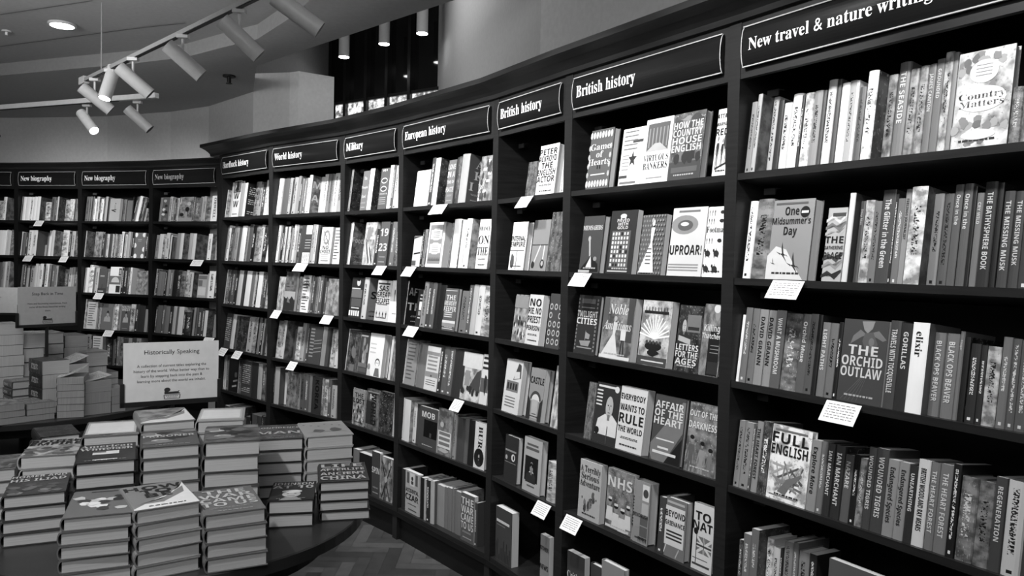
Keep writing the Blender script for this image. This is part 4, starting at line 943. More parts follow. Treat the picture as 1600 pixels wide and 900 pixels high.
'H4':'''0.0741|0.1515|0.02|0.2583|f|0.0469|8||||0||house
0.2982|0.1224|0.02|0.2426|f|0.0495|6||||0|CASTLE|tower
0.4924|0.0659|0.02|0.2754|f|0.026|7|||a|0||''',
'H5':'''0.1023|0.1218|0.02|0.2245|f|0.0306|2||||0||badge
0.2722|0.1555|0.02|0.2502|f|0.0317|7||||0||bard
0.4742|0.0655|0.02|0.1786|s|0|7|||a|0||''',
'H6':'''0.0459|0.1554|0.02|0.2661|f|0.0409|3||||0||flames
0.4456|0.0712|0.02|0.248|f|0.026|6||||0|OTHER/NEWS|''',
'I1':'''0.0935|0.15|0.02|0.2532|f|0.0336|4||||0|%Game/%of/%Hearts|lace
0.2979|0.1319|0.02|0.2317|f|0.026|9||||0||star
0.4302|0.1435|0.02|0.251|f|0.026|9||||0|%VIRTUOUS/%BANKERS|toppic
0.5741|0.1576|0.02|0.2506|f|0.0348|4||||0|HOW_THE/COUNTRY/HOUSE/ENGLISH|landscape
0.784|0.0709|0.02|0.2381|f|0.026|9||||0|ATTACK/WARNING/RED!|soldiers''',
'I2':'''0.0621|0.1381|0.02|0.2413|f|0.0323|3||||0|%MEMSAHIBS|lady
0.2379|0.1573|0.02|0.2568|f|0.0287|2||||0|PAVED/WITH/GOLD|windows
0.4261|0.1281|0.02|0.2327|f|0.027|4||||0||gown
0.5812|0.1707|0.02|0.2518|f|0.026|8||||0|!!UPROAR!|fish
0.7523|0.0978|0.02|0.2485|f|0.026|9||||0|%Footman|footmen''',
'I3':'''0.0409|0.1459|0.02|0.2497|f|0.0218|2||||0|TWILIGHT/CITIES|ship
0.2127|0.1859|0.02|0.2495|f|0.0371|5||||0|^Noble/^Ambitions|couple
0.4385|0.1597|0.02|0.2489|f|0.0334|7||||0||burst
0.631|0.1183|0.02|0.2407|f|0.026|2||||0|LETTERS/FOR_THE/AGES|statesman
0.7497|0.0927|0.02|0.2511|f|0.026|5||||0|Killing/Thatcher|coat''',
'I4':'''0.1234|0.0537|0.02|0.2371|f|0.026|4|||a|0||
0.1775|0.1491|0.02|0.2447|f|0.026|2||||0||newsman
0.327|0.1521|0.02|0.2501|f|0.0388|8||||0|EVERYBODY/WANTS_TO/RULE/THE_WORLD|
0.5196|0.1597|0.02|0.2475|f|0.0179|3||||0|AFFAIR/OF_THE/HEART|diagonal
0.6964|0.1427|0.02|0.2464|f|0.026|5||||0|OUT_OF_THE/DARKNESS|trio''',
'I5':'''0.1002|0.1432|0.02|0.2423|f|0.0296|7||||0|%A_Terribly/%Serious/%Adventure|sketch
0.2781|0.1572|0.02|0.2474|f|0.026|5||||0|NHS|nurses
0.4357|0.0898|0.02|0.2377|f|0.0448|6||||0|WINDRUSH|panels
0.5716|0.0353|0.02|0.2072|s|0|3|||b|0||
0.6073|0.1065|0.02|0.2166|f|0.0309|5||||0|BEYOND/GRIEVANCE|whitebox
0.743|0.0983|0.02|0.2313|f|0.026|8||||0|TO/NAT|jack''',
'I6':'''0.0397|0.1205|0.02|0.2413|f|0.0299|3||||0|%Critical|
0.1968|0.0677|0.02|0.2388|f|0.026|3||||0|%Cri|
0.2648|0.1408|0.02|0.2761|f|0.026|6||||0||''',
'J1':'''0.0378|0.0212|0.02|0.2404|s|0|6|||b|0||
0.0593|0.0176|0.02|0.2633|s|0|7|4|a|b|0||
0.0769|0.0237|0.0738|0.2644|s|0|7|||b|0||
0.101|0.021|0.0738|0.2502|s|0|2||||0||
0.1224|0.0307|0.0738|0.2367|s|0|8|||b|0||
0.1535|0.0376|0.0738|0.2608|s|0|9||||0||
0.1915|0.0093|0.0738|0.2509|s|0|2||||0||
0.2012|0.0313|0.0738|0.2556|s|0|8|||a|0||
0.2329|0.0334|0.0738|0.2563|s|0|6|||b|0||
0.2667|0.0137|0.0738|0.2533|s|0|3||||0||
0.2808|0.0309|0.0738|0.282|s|0|8|||b|0||
0.3121|0.0167|0.0738|0.279|s|0|3||||0||
0.3292|0.0285|0.0738|0.2634|s|0|9||||0||
0.3581|0.022|0.0738|0.2652|s|0|7||||0||
0.3805|0.0094|0.0738|0.2627|s|0|9||||0||
0.3903|0.024|0.0738|0.2399|s|0|4|||b|0||
0.4504|0.0315|0.02|0.2606|s|0|9|3|a|a|0||
0.4822|0.0263|0.0727|0.2574|s|0|6|||a|0||
0.5089|0.0353|0.0727|0.2875|s|0|5||||0|THE_SEASIDE|
0.5445|0.0264|0.0727|0.2619|s|0|6|||a|0||
0.5713|0.0258|0.0727|0.2648|s|0|6|||a|0||
0.5976|0.0204|0.0727|0.2648|s|0|5||||0|JAMES_CANTON|
0.6184|0.0211|0.0727|0.2742|s|0|5||||0|GROUNDED|
0.6399|0.0218|0.0727|0.2885|s|0|7|||a|0||
0.6621|0.0131|0.0727|0.2836|s|0|6||||0||
0.7039|0.1382|0.02|0.2519|f|0.026|8||||0|%Country/%Matters|garden
0.8424|0.026|0.02|0.1419|s|0|5|||a|0||
0.8689|0.0212|0.02|0.2727|s|0|6|||a|0||''',
'J2':'''0.0397|0.0312|0.02|0.2595|s|0|9|||b|0||
0.0713|0.063|0.02|0.2638|s|0|5|||a|0||
0.1347|0.1583|0.02|0.2553|f|0.0436|6||||0|One/Midsummer's/Day|swallows
0.3395|0.0672|0.02|0.2213|f|0.026|7||||0|THE/GATHERING/PLACE|hills
0.4071|0.0186|0.02|0.263|s|0|8|2|||0||
0.426|0.014|0.0495|0.2431|s|0|4||||0|Deep_Man|
0.4404|0.0285|0.0495|0.2449|s|0|7|||a|0||
0.4693|0.0223|0.0495|0.2406|s|0|5|||b|0||
0.4919|0.0383|0.0495|0.2711|s|0|3||||0|The_Glitter_in_the_Green|
0.5306|0.0086|0.0495|0.258|s|0|2||||0||
0.5395|0.0203|0.0495|0.2444|s|0|5|||b|0||
0.5602|0.0155|0.0495|0.2689|s|0|6||||0|FEELINGS_JOURNALIST|
0.5937|0.0438|0.02|0.2674|s|0|8|4|a|a|0||
0.6375|0.0258|0.0557|0.2522|s|0|6|||b|0||
0.6637|0.0262|0.0557|0.2505|s|0|4|||b|0||
0.6903|0.0209|0.0557|0.2733|s|0|4||||0|Once_in_the|
0.7116|0.0242|0.0557|0.2741|s|0|4||||0|Once_in_the|
0.7362|0.0097|0.0557|0.265|s|0|1||||0||
0.7463|0.0177|0.0557|0.2475|s|0|5||||0|CRY_WILD|
0.7644|0.0306|0.0557|0.2748|s|0|2||||0|THE_BATHYSPHERE_BOOK|
0.7954|0.0152|0.0557|0.27|s|0|1||||0||
0.811|0.0268|0.0557|0.2479|s|0|3||||0|THE_MISSING_MUSK|
0.8382|0.0245|0.0557|0.246|s|0|3||||0|THE_MISSING_MUSK|
0.8631|0.024|0.0557|0.2443|s|0|3|||b|0||''',
'J3':'''0.0287|0.0114|0.02|0.2238|s|0|9||||0||
0.0405|0.0268|0.02|0.2493|s|0|5|||b|0||
0.0678|0.0301|0.02|0.2479|s|0|5|||b|0||
0.0983|0.0332|0.02|0.2468|s|0|6||||0|DAVID_GRANN|
0.1319|0.0324|0.02|0.2459|s|0|6||||0|DAVID_GRANN|
0.1647|0.0366|0.02|0.248|s|0|4||||0|WHAT_A_MUSHROOM|
0.2018|0.0602|0.02|0.2416|s|0|5|||a|0||
0.2623|0.0296|0.02|0.2428|s|0|4||||0|Orchid_Muse|
0.2923|0.0257|0.02|0.2449|s|0|4|||b|0||
0.3184|0.0157|0.02|0.2439|s|0|1||||0||
0.3345|0.0281|0.02|0.2227|s|0|5||||0|LIGHT_PATHS|
0.363|0.0275|0.02|0.2221|s|0|5|||b|0||
0.3908|0.0148|0.02|0.227|s|0|1||||0||
0.4061|0.1402|0.02|0.2391|f|0.026|3||||0|THE/ORCHID/OUTLAW|orchid
0.5467|0.0344|0.02|0.2443|s|0|3||||0|TRAVELS_WITH_TOCQUEVILLE|
0.5815|0.0309|0.02|0.2393|s|0|2||||0|GORILLAS|
0.6128|0.0451|0.02|0.2442|s|0|9|5|||0|%elixir|
0.6579|0.0315|0.0469|0.2232|s|0|5||||0|BLACK_OPS_BEAVER|
0.6898|0.0353|0.0469|0.2236|s|0|5||||0|BLACK_OPS_BEAVER|
0.7255|0.0113|0.0469|0.2316|s|0|5||||0|Cougar|
0.7371|0.0157|0.0469|0.2183|s|0|1||||0||
0.7533|0.0268|0.0469|0.2032|s|0|2|||b|0||
0.7804|0.0152|0.0469|0.2012|s|0|2|||b|0||
0.796|0.0322|0.0469|0.2005|s|0|7|||a|0||
0.8286|0.0229|0.0469|0.2269|s|0|5|||b|0||
0.852|0.0204|0.0469|0.2245|s|0|4|||b|0||
0.8728|0.024|0.0469|0.222|s|0|4|||b|0||''',
'J4':'''0.0306|0.0242|0.02|0.2208|s|0|6|||b|0||
0.0552|0.0347|0.02|0.2192|s|0|6|||b|0||
0.0903|0.0111|0.02|0.2166|s|0|4|||b|0||
0.1018|0.0261|0.02|0.2309|s|0|6||||0|THE_HEART_FOREST|
0.1283|0.0352|0.02|0.2359|s|0|3|||a|0||
0.1639|0.1503|0.02|0.2336|f|0.026|9||||0|FULL/ENGLISH|hedgerow
0.3146|0.0321|0.02|0.2141|s|0|6||||0|Explore_More|
0.3471|0.0219|0.02|0.2153|s|0|5|||b|0||
0.3694|0.0247|0.02|0.2144|s|0|2||||0|IAN_MARCHANT|
0.3945|0.0333|0.02|0.2142|s|0|2||||0|IAN_MARCHANT|
0.4282|0.0295|0.02|0.1943|s|0|4||||0|NAZARE|
0.4581|0.019|0.02|0.201|s|0|1||||0||
0.4775|0.021|0.02|0.1947|s|0|5|||a|0||
0.4989|0.0251|0.02|0.2311|s|0|3||||0|WOUNDED_TIGRIS|
0.5244|0.0356|0.02|0.234|s|0|3||||0|WOUNDED_TIGRIS|
0.5604|0.0319|0.02|0.2109|s|0|6||||0|Endangered_Species|
0.5928|0.0285|0.02|0.2107|s|0|6||||0|Endangered_Species|
0.6217|0.0228|0.02|0.2074|s|0|2||||0|UNEARTHING|
0.6449|0.0323|0.02|0.2302|s|0|8||||0|BRITISH_WOODLAND_RAY_MEARS|
0.6775|0.0256|0.02|0.2303|s|0|5||||0|THE_HEART_FOREST|
0.7036|0.0317|0.02|0.2314|s|0|5||||0|THE_HEART_FOREST|
0.7356|0.0207|0.02|0.2389|s|0|1||||0||
0.7567|0.0428|0.02|0.213|s|0|5|||a|0||
0.8|0.0391|0.02|0.2121|s|0|5|||a|0||
0.8395|0.026|0.02|0.2311|s|0|3||||0|REGENERATION|
0.8659|0.0442|0.02|0.2309|s|0|8|||b|0||''',
'J5':'''0.0612|0.0154|0.02|0.1642|s|0|3|||a|0||
0.077|0.0306|0.02|0.1907|s|0|5|||b|0||
0.108|0.03|0.02|0.2155|s|0|5|3|a||0||
0.1383|0.0253|0.0606|0.1898|s|0|8|||a|0||
0.164|0.0288|0.0606|0.1679|s|0|8||||0||
0.1932|0.0104|0.0606|0.1714|s|0|2||||0||
0.204|0.035|0.0606|0.2017|s|0|6|||b|0||
0.2394|0.0204|0.0606|0.2071|s|0|5||||0||
0.2603|0.0404|0.0606|0.1876|s|0|6|||b|0||
0.3011|0.0261|0.0606|0.1924|s|0|2|||b|0||
0.3958|0.1642|0.02|0.2155|f|0.026|4||||0||'''}

# ================================================================ the room
random.seed(3)
def bayinfo(b):
    l, r = BAY[b]; a, q = Vector(PT[l]), Vector(PT[r]); t = (q - a); L = t.length; t.normalize(); n = Vector((-t.y, t.x)); return a, q, t, n, L
def baymat(b, s=0, o=0, z=0):
    a, q, t, n, L = bayinfo(b); p = a + t * s + n * o
    return Matrix(((t.x, n.x, 0, p.x), (t.y, n.y, 0, p.y), (0, 0, 1, z), (0, 0, 0, 1)))
def rotm(yaw): return Matrix.Rotation(R(yaw), 4, 'Z')
# floor: herringbone parquet
PQ = [wood_mat(.032 * k, .07 * k, .35, 'parquet_%d' % i, (8, 8, 8)) for i, k in enumerate((.75, 1.0, 1.3, .9, 1.6))]
mb = MB(); mb.box(-9, 5, -3, 10, -.05, -.002, wood_mat(.03, .06, .4, 'parquet_ground', (6, 6, 6)))
bw, bl = .075, .30
for i in range(-40, 60):
    for j in range(-9, 10):
        x0, y0 = i * bw + j * bl - .3, i * bw - j * bl + 2.0
        for o, (cx, cy, w_, h_) in enumerate(((x0, y0, bl, bw), (x0, y0 + bw, bw, bl))):
            if -2.2 < cx < 1.4 and .8 < cy < 5.0:
                g_ = .0008; mb.face([(cx + g_, cy + g_, 0), (cx + w_ - g_, cy + g_, 0), (cx + w_ - g_, cy + h_ - g_, 0), (cx + g_, cy + h_ - g_, 0)], PQ[(i * 7 + j * 3 + o * 5) % 5])
struct(mb.build('floor'))

# ceilings
rl = [Vector(p) for p in CEIL['rlow']]; ZC = rl[0].z; e1, e2 = Vector(CEIL['edge'][0]), Vector(CEIL['edge'][1])
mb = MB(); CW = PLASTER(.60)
far = [(-8.5, 8.9), (-8.5, 6.0)]
edge_dir = (e2 - e1).normalized(); e3 = e2 + edge_dir * 2.2
# lower ceiling ring between the curved fascia and the window void
wl = [(-2.25, 6.62), (-2.9, 7.3), (-3.4, 7.62), (-4.2, 7.95), (-5.2, 8.15), (-6.2, 8.28), (-8.5, 8.5)]
low = [(e1.x, e1.y)] + wl + [(-8.5, 7.0)] + [(p.x, p.y) for p in rl] + [(e3.x, e3.y)]
mb.face([(x, y, ZC) for x, y in low], CW); mb.face([(x, y, ZC + .12) for x, y in low][::-1], CW)
for p, q in (((e1.x, e1.y), (e3.x, e3.y)), ): mb.face([(p[0], p[1], ZC), (q[0], q[1], ZC), (q[0], q[1], ZC + .35), (p[0], p[1], ZC + .35)], CW)
struct(mb.build('ceiling'))
mb = MB()
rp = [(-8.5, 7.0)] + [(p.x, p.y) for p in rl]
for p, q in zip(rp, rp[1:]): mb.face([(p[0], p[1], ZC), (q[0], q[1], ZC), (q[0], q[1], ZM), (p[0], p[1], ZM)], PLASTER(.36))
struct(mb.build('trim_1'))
mb = MB()
mb.face([(x, y, ZM) for x, y in rp + [(1.5, 1.5), (1.5, -3), (-8.5, -3)]], CW)
for a_, b_ in zip(CEIL['groove1'], CEIL['groove1'][1:]): pass
def groove(pts, w=.012):
    for a_, b_ in zip(pts, pts[1:]):
        a_, b_ = Vector(a_), Vector(b_); d = (b_ - a_).normalized(); n = Vector((-d.y, d.x, 0)) * w / 2; lo = Vector((0, 0, -.004))
        mb.face([a_ - n + lo, b_ - n + lo, b_ + n + lo, a_ + n + lo], PLASTER(.28))
groove(CEIL['groove1']); groove(CEIL['groove2'])
struct(mb.build('ceiling'))

# walls
def wall(name, pts, z0, z1, v, th=.05):
    mb = MB()
    for p, q in zip(pts, pts[1:]):
        mb.face([(p[0], p[1], z0), (q[0], q[1], z0), (q[0], q[1], z1), (p[0], p[1], z1)], PLASTER(v))
    return struct(mb.build(name))
wall('wall_back', wl[::-1] + [(-1.92, 6.55)], 0, 3.234, .70)
wall('wall_left', [(-8.5, 8.6), (-8.5, -3)], 0, 3.3, .5)
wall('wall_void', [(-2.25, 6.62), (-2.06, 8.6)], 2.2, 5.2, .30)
mb = MB(); mb.box(0, .012, 0, .012, 0, .01, PLASTER(.6))
# pier: left face and front face, closed box
pp = [(-1.92, 6.55), (-1.83, 6.50), (-1.575, 6.68), (-1.78, 7.3), (-1.95, 7.2)]
mb = MB()
for p, q in zip(pp, pp[1:] + pp[:1]): mb.face([(p[0], p[1], 0), (q[0], q[1], 0), (q[0], q[1], 3.234), (p[0], p[1], 3.234)], PLASTER(.85))
mb.face([(p[0], p[1], 3.234) for p in pp], PLASTER(.6)); struct(mb.build('wall_pier'))
cr = [( -.80, 7.7), (.12, 4.11), (.12 + .527 * 4.2, 4.11 - .85 * 4.2)]
wall('wall_right', cr[1:], 0, 5.2, .74)
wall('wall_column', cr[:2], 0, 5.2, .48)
wall('wall_front', [(-8.5, -3), (3.5, -3)], 0, 3.3, .5)
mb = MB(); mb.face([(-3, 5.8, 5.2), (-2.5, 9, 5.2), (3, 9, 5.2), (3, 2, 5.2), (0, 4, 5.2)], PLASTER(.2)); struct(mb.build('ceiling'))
# tall dark glazing in the void
G1, G2 = Vector((-2.06, 8.55)), Vector((-.55, 7.45)); gd = (G2 - G1); gl = gd.length; gd.normalize(); gn = Vector((-gd.y, gd.x))
GM = Matrix(((gd.x, gn.x, 0, G1.x), (gd.y, gn.y, 0, G1.y), (0, 0, 1, 0), (0, 0, 0, 1)))
gm, nt, b = nodes('night_glass'); b.inputs['Base Color'].default_value = g(.008); b.inputs['Roughness'].default_value = .06; b.inputs['Specular IOR Level'].default_value = .5
root = struct(empty('window_1', (0, 0, 0))); root.matrix_world = GM
mb = MB(); mb.box(0, gl, 0, .02, 2.2, 5.2, gm); mb.build('glass_pane', root)
lm, nt, b = nodes('daylight_through_leaves')
tc = N(nt, 'ShaderNodeTexCoord'); vo = N(nt, 'ShaderNodeTexNoise'); vo.inputs['Scale'].default_value = 26; vo.inputs['Detail'].default_value = 5; nt.links.new(tc.outputs['Object'], vo.inputs['Vector'])
rp_ = N(nt, 'ShaderNodeValToRGB'); rp_.color_ramp.elements[0].position = .4; rp_.color_ramp.elements[0].color = g(.12); rp_.color_ramp.elements[1].position = .65; rp_.color_ramp.elements[1].color = g(1); nt.links.new(vo.outputs[0], rp_.inputs[0])
nt.links.new(rp_.outputs[0], b.inputs['Emission Color']); b.inputs['Emission Strength'].default_value = .75; b.inputs['Base Color'].default_value = g(.1)
mb = MB(); mb.box(.12, gl, -.02, -.004, 2.90, 3.34, lm); mb.build('lower_pane', root)
FR = flat(.012, .3, .5)
for x in (.0, .30, .62, .93, 1.25, 1.7):
    mb = MB(); mb.box(x - .02, x + .02, -.06, .03, 2.2, 5.2, FR); mb.build('mullion', root)
mb = MB(); mb.box(0, gl, -.05, .03, 3.34, 3.37, FR); mb.build('transom', root)

# ---------------------------------------------------------------- bookcases
SIGN = {'A0': 'New biography', 'A': 'New biography', 'B': 'New biography', 'C': 'New biography', 'D': 'Hardback history', 'E': 'World history', 'F': 'Military', 'G': 'European history', 'H': 'British history', 'I': 'British history', 'J': 'New travel & nature writing', 'K': ''}
WHICH = {'A0': 'cut-off bookcase at the left edge', 'A': 'leftmost New biography bay', 'B': 'middle New biography bay', 'C': 'New biography bay beside Hardback history', 'D': 'Hardback history bay', 'E': 'World history bay', 'F': 'Military bay', 'G': 'European history bay',
         'H': 'narrow British history bay', 'I': 'wide British history bay', 'J': 'travel and nature bay'}
BAYLAB = {'A0': 'dark wooden bookcase bay cut off by the left edge of the picture', 'A': 'dark wooden bookcase bay, leftmost whole one signed New biography', 'B': 'dark wooden bookcase bay, middle one of three signed New biography', 'C': 'dark bookcase bay signed New biography, dim sign, beside the Hardback history bay',
          'D': 'dark wooden bookcase bay signed Hardback history, at the corner', 'E': 'dark wooden bookcase bay signed World history', 'F': 'narrow dark bookcase bay signed Military', 'G': 'dark wooden bookcase bay signed European history',
          'H': 'narrow dark bookcase bay signed British history with half-empty shelves', 'I': 'wide dark bookcase bay signed British history, books facing out', 'J': 'nearest dark bookcase bay signed New travel & nature writing'}
BAY['K'] = ('L1', 'L0')
SG = flat(.008, .22, .55); LN = flat(.42, .35, .5); CH = flat(.85, .5, .3); METAL = flat(.10, .35, .5, .6)
def sign_panel(parent, L, txt, bright=.9):
    x0, x1, z0, z1 = .045, L - .045, ZS['H'] + .032, ZS['T'] - .026
    hh = (z1 - z0) / 2; zc = (z0 + z1) / 2
    def bow(z): return -.004 - .016 * math.sqrt(max(0, 1 - ((z - zc) / hh) ** 2 * .96))
    mb = MB(); n = 14; zs = [z0 + (z1 - z0) * k / n for k in range(n + 1)]
    for a_, b_ in zip(zs, zs[1:]): mb.face([(x0, bow(a_), a_), (x1, bow(a_), a_), (x1, bow(b_), b_), (x0, bow(b_), b_)], SG)
    for x in (x0, x1): mb.face([(x, bow(z), z) for z in zs] + [(x, 0, z1), (x, 0, z0)], SG)
    p = mb.build('sign_panel', parent)
    for pl in p.data.polygons: pl.use_smooth = True
    mb = MB(); w = .0035
    mb.box(x0, x1, -.013, -.005, z0 - w / 2, z0 + w / 2, LN); mb.box(x0, x1, -.013, -.005, z1 - w / 2, z1 + w / 2, LN)
    for x in (x0, x1):
        for a_, b_ in zip(zs, zs[1:]): mb.face([(x - w / 2, bow(a_) - .001, a_), (x + w / 2, bow(a_) - .001, a_), (x + w / 2, bow(b_) - .001, b_), (x - w / 2, bow(b_) - .001, b_)], LN)
    mb.build('gilt_line', p)
    if txt:
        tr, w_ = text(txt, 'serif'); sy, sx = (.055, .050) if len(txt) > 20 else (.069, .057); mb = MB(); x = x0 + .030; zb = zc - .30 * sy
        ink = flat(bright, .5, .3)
        for t in tr:
            mb.face([(x + q[0] * sx, bow(zb + q[1] * sy) - .0016, zb + q[1] * sy) for q in t], ink)
        mb.build('lettering', p)
order = ['A0', 'A', 'B', 'C', 'K', 'D', 'E', 'F', 'G', 'H', 'I', 'J']
for b in order:
    a, q, t, n, L = bayinfo(b); M = baymat(b)
    wx = WOODX if b in 'DEFGHIJ' else WOOD
    root = empty('bookcase'); root.matrix_world = M
    tag(root, BAYLAB.get(b, 'dark bookcase bay almost hidden behind the end of the Hardback history bay'), 'bookcase', 'bookcase bays round the walls')
    hw = .024 if b in ('A0', 'A', 'B', 'C', 'K') else .0255
    mb = MB(); mb.box(-hw, hw, 0, .30, 0, ZS['T'], wx); mb.build('upright', root)
    if b in ('J', 'D'):
        x = L if b == 'J' else 0
        if b == 'J': mb = MB(); mb.box(L - hw, L + hw, 0, .30, 0, ZS['T'], wx); mb.build('upright', root)
    mb = MB(); mb.box(hw, L - hw, .295, .31, 0, ZS['T'], WOOD); mb.build('back_panel', root)
    mb = MB(); mb.box(hw, L - hw, .003, .024, ZS['H'], ZS['T'], wx); fo = mb.build('fascia', root)
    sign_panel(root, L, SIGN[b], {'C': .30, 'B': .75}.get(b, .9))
    for k in range(1, 7):
        z = ZS['s%d' % k]; tn = math.tan(R(TAU[k])); mb = MB(); d = .292; th = .022
        y0 = .004
        P_ = [(x, y, zz) for zz, s_ in ((z - th, 0), (z, 1)) for (x, y) in ((hw, y0), (L - hw, y0), (L - hw, d), (hw, d))]
        P_ = [(x, y, zz - (y - y0) * tn) for x, y, zz in P_]
        for f in ((0, 1, 5, 4), (1, 2, 6, 5), (2, 3, 7, 6), (3, 0, 4, 7), (4, 5, 6, 7), (3, 2, 1, 0)): mb.face([P_[i] for i in f], wx)
        mb.build('shelf', root)
        # small price-rail bracket high on the left inside of the compartment
        mb = MB(); zt = (ZS['s%d' % (k - 1)] - .045) if k > 1 else ZS['H'] - .03
        mb.box(.055, .10, .10, .106, zt - .022, zt, METAL); mb.box(.055, .10, .10, .13, zt - .003, zt, METAL); mb.build('shelf_clip', root)
    mb = MB(); mb.box(hw - .0, L - hw, .02, .04, 0, ZS['s6'] - .022, WOOD); mb.box(0, L, -.004, .004 + .02, ZS['s6'] - .05, ZS['s6'] - .022, WOOD); mb.build('plinth', root)

# cornices
def cornice(keys, ext0, ext1, prof, name, label, depth=.34):
    pts = [Vector(PT[k]) for k in keys]; dirs = [(q - p).normalized() for p, q in zip(pts, pts[1:])]
    pts[0] = pts[0] - dirs[0] * ext0; pts[-1] = pts[-1] + dirs[-1] * ext1
    nr = []
    for i in range(len(pts)):
        ds = [dirs[j] for j in (i - 1, i) if 0 <= j < len(dirs)]; ns = [Vector((-d.y, d.x)) for d in ds]; m = sum(ns, Vector((0, 0))).normalized(); nr.append(m / max(.5, m.dot(ns[0])))
    mb = MB()
    rings = [[(p.x + m.x * o, p.y + m.y * o, z) for o, z in prof] for p, m in zip(pts, nr)]
    for r0, r1 in zip(rings, rings[1:]):
        for k in range(len(prof)): kk = (k + 1) % len(prof); mb.face([r0[k], r1[k], r1[kk], r0[kk]], WOODX)
    mb.face(rings[0][::-1], WOODX); mb.face(rings[-1], WOODX)
    o = mb.build(name); tag(o, label, 'cornice'); return o
T = ZS['T']
cornice(['1', '2', '3', '4', '5', '6', '7', '8'], .17, .3, [(.31, T), (0, T), (-.012, T + .002), (-.016, T + .02), (-.03, T + .032), (-.055, T + .048), (-.085, T + .06), (-.10, T + .064), (-.10, T + .088), (-.085, T + .092), (.31, T + .092)], 'cornice', 'long dark moulded cornice sweeping over the history and travel bookcases')
cornice(['L5', 'L4', 'L3', 'L2', 'L1', 'L0'], .0, .2, [(.31, T), (0, T), (-.01, T + .002), (-.014, T + .02), (-.04, T + .045), (-.05, T + .05), (-.05, T + .062), (.31, T + .062)], 'cornice', 'lower dark cornice over the New biography bookcases at the left')

# ---------------------------------------------------------------- books on the shelves
ORD = ['', 'first', 'second', 'third', 'fourth', 'fifth', 'sixth', 'seventh', 'eighth', 'ninth', 'tenth', 'eleventh', 'twelfth', 'thirteenth', 'fourteenth', 'fifteenth', 'sixteenth', 'seventeenth', 'eighteenth', 'nineteenth', 'twentieth', 'twenty-first', 'twenty-second', 'twenty-third', 'twenty-fourth', 'twenty-fifth', 'twenty-sixth', 'twenty-seventh', 'twenty-eighth', 'twenty-ninth', 'thirtieth']
TONE = ['black', 'black', 'dark', 'dark grey', 'grey', 'mid-grey', 'light grey', 'pale', 'off-white', 'white']
SHELF = ['', 'top shelf', 'second shelf', 'third shelf', 'fourth shelf', 'fifth shelf', 'bottom shelf']
BAYN = {'A0': 'cut-off leftmost bay', 'A': 'leftmost New biography bay', 'B': 'middle New biography bay', 'C': 'rightmost New biography bay', 'D': 'Hardback history bay', 'E': 'World history bay', 'F': 'Military bay', 'G': 'European history bay',
        'H': 'narrow British history bay', 'I': 'wide British history bay', 'J': 'travel and nature bay'}
ARTW = {'star': 'star', 'swallows': 'swallows', 'bard': 'old portrait', 'portrait': 'portrait', 'ship': 'ship', 'jack': 'flag', 'circles': 'circles', 'frames': 'framed panels', 'orchid': 'orchid', 'gown': 'gowned figure', 'lady': 'seated lady', 'footmen': 'tiny figures',
        'figures': 'small soldiers', 'soldiers': 'soldiers', 'trio': 'three people', 'couple': 'couple', 'nurses': 'nurses', 'burst': 'sunburst', 'coat': 'coated figure', 'diagonal': 'diagonal beam', 'garden': 'garden', 'hedgerow': 'hedgerow', 'windows': 'lit windows', 'fish': 'fish',
        'tower': 'archway', 'house': 'gabled house', 'mountain': 'mountain', 'mosque': 'dome', 'cross': 'crossed lines', 'child': 'child', 'tree': 'tree', 'frame': 'floral frame', 'newsman': 'bald man', 'statesman': 'statesman', 'whitebox': 'white panel', 'banners': 'banners'}
JOBS = []
def seen(M, w, h, ax):
    """rough size of a face in the photograph, in pixels: its width across the view times its height"""
    p = M @ Vector((0, 0, 0)); q = M @ Vector((ax[0] * w, ax[1] * w, 0)); d = max(.3, p.y)
    return abs(q.x / q.y - p.x / p.y) * 1200 * h * 1200 / d
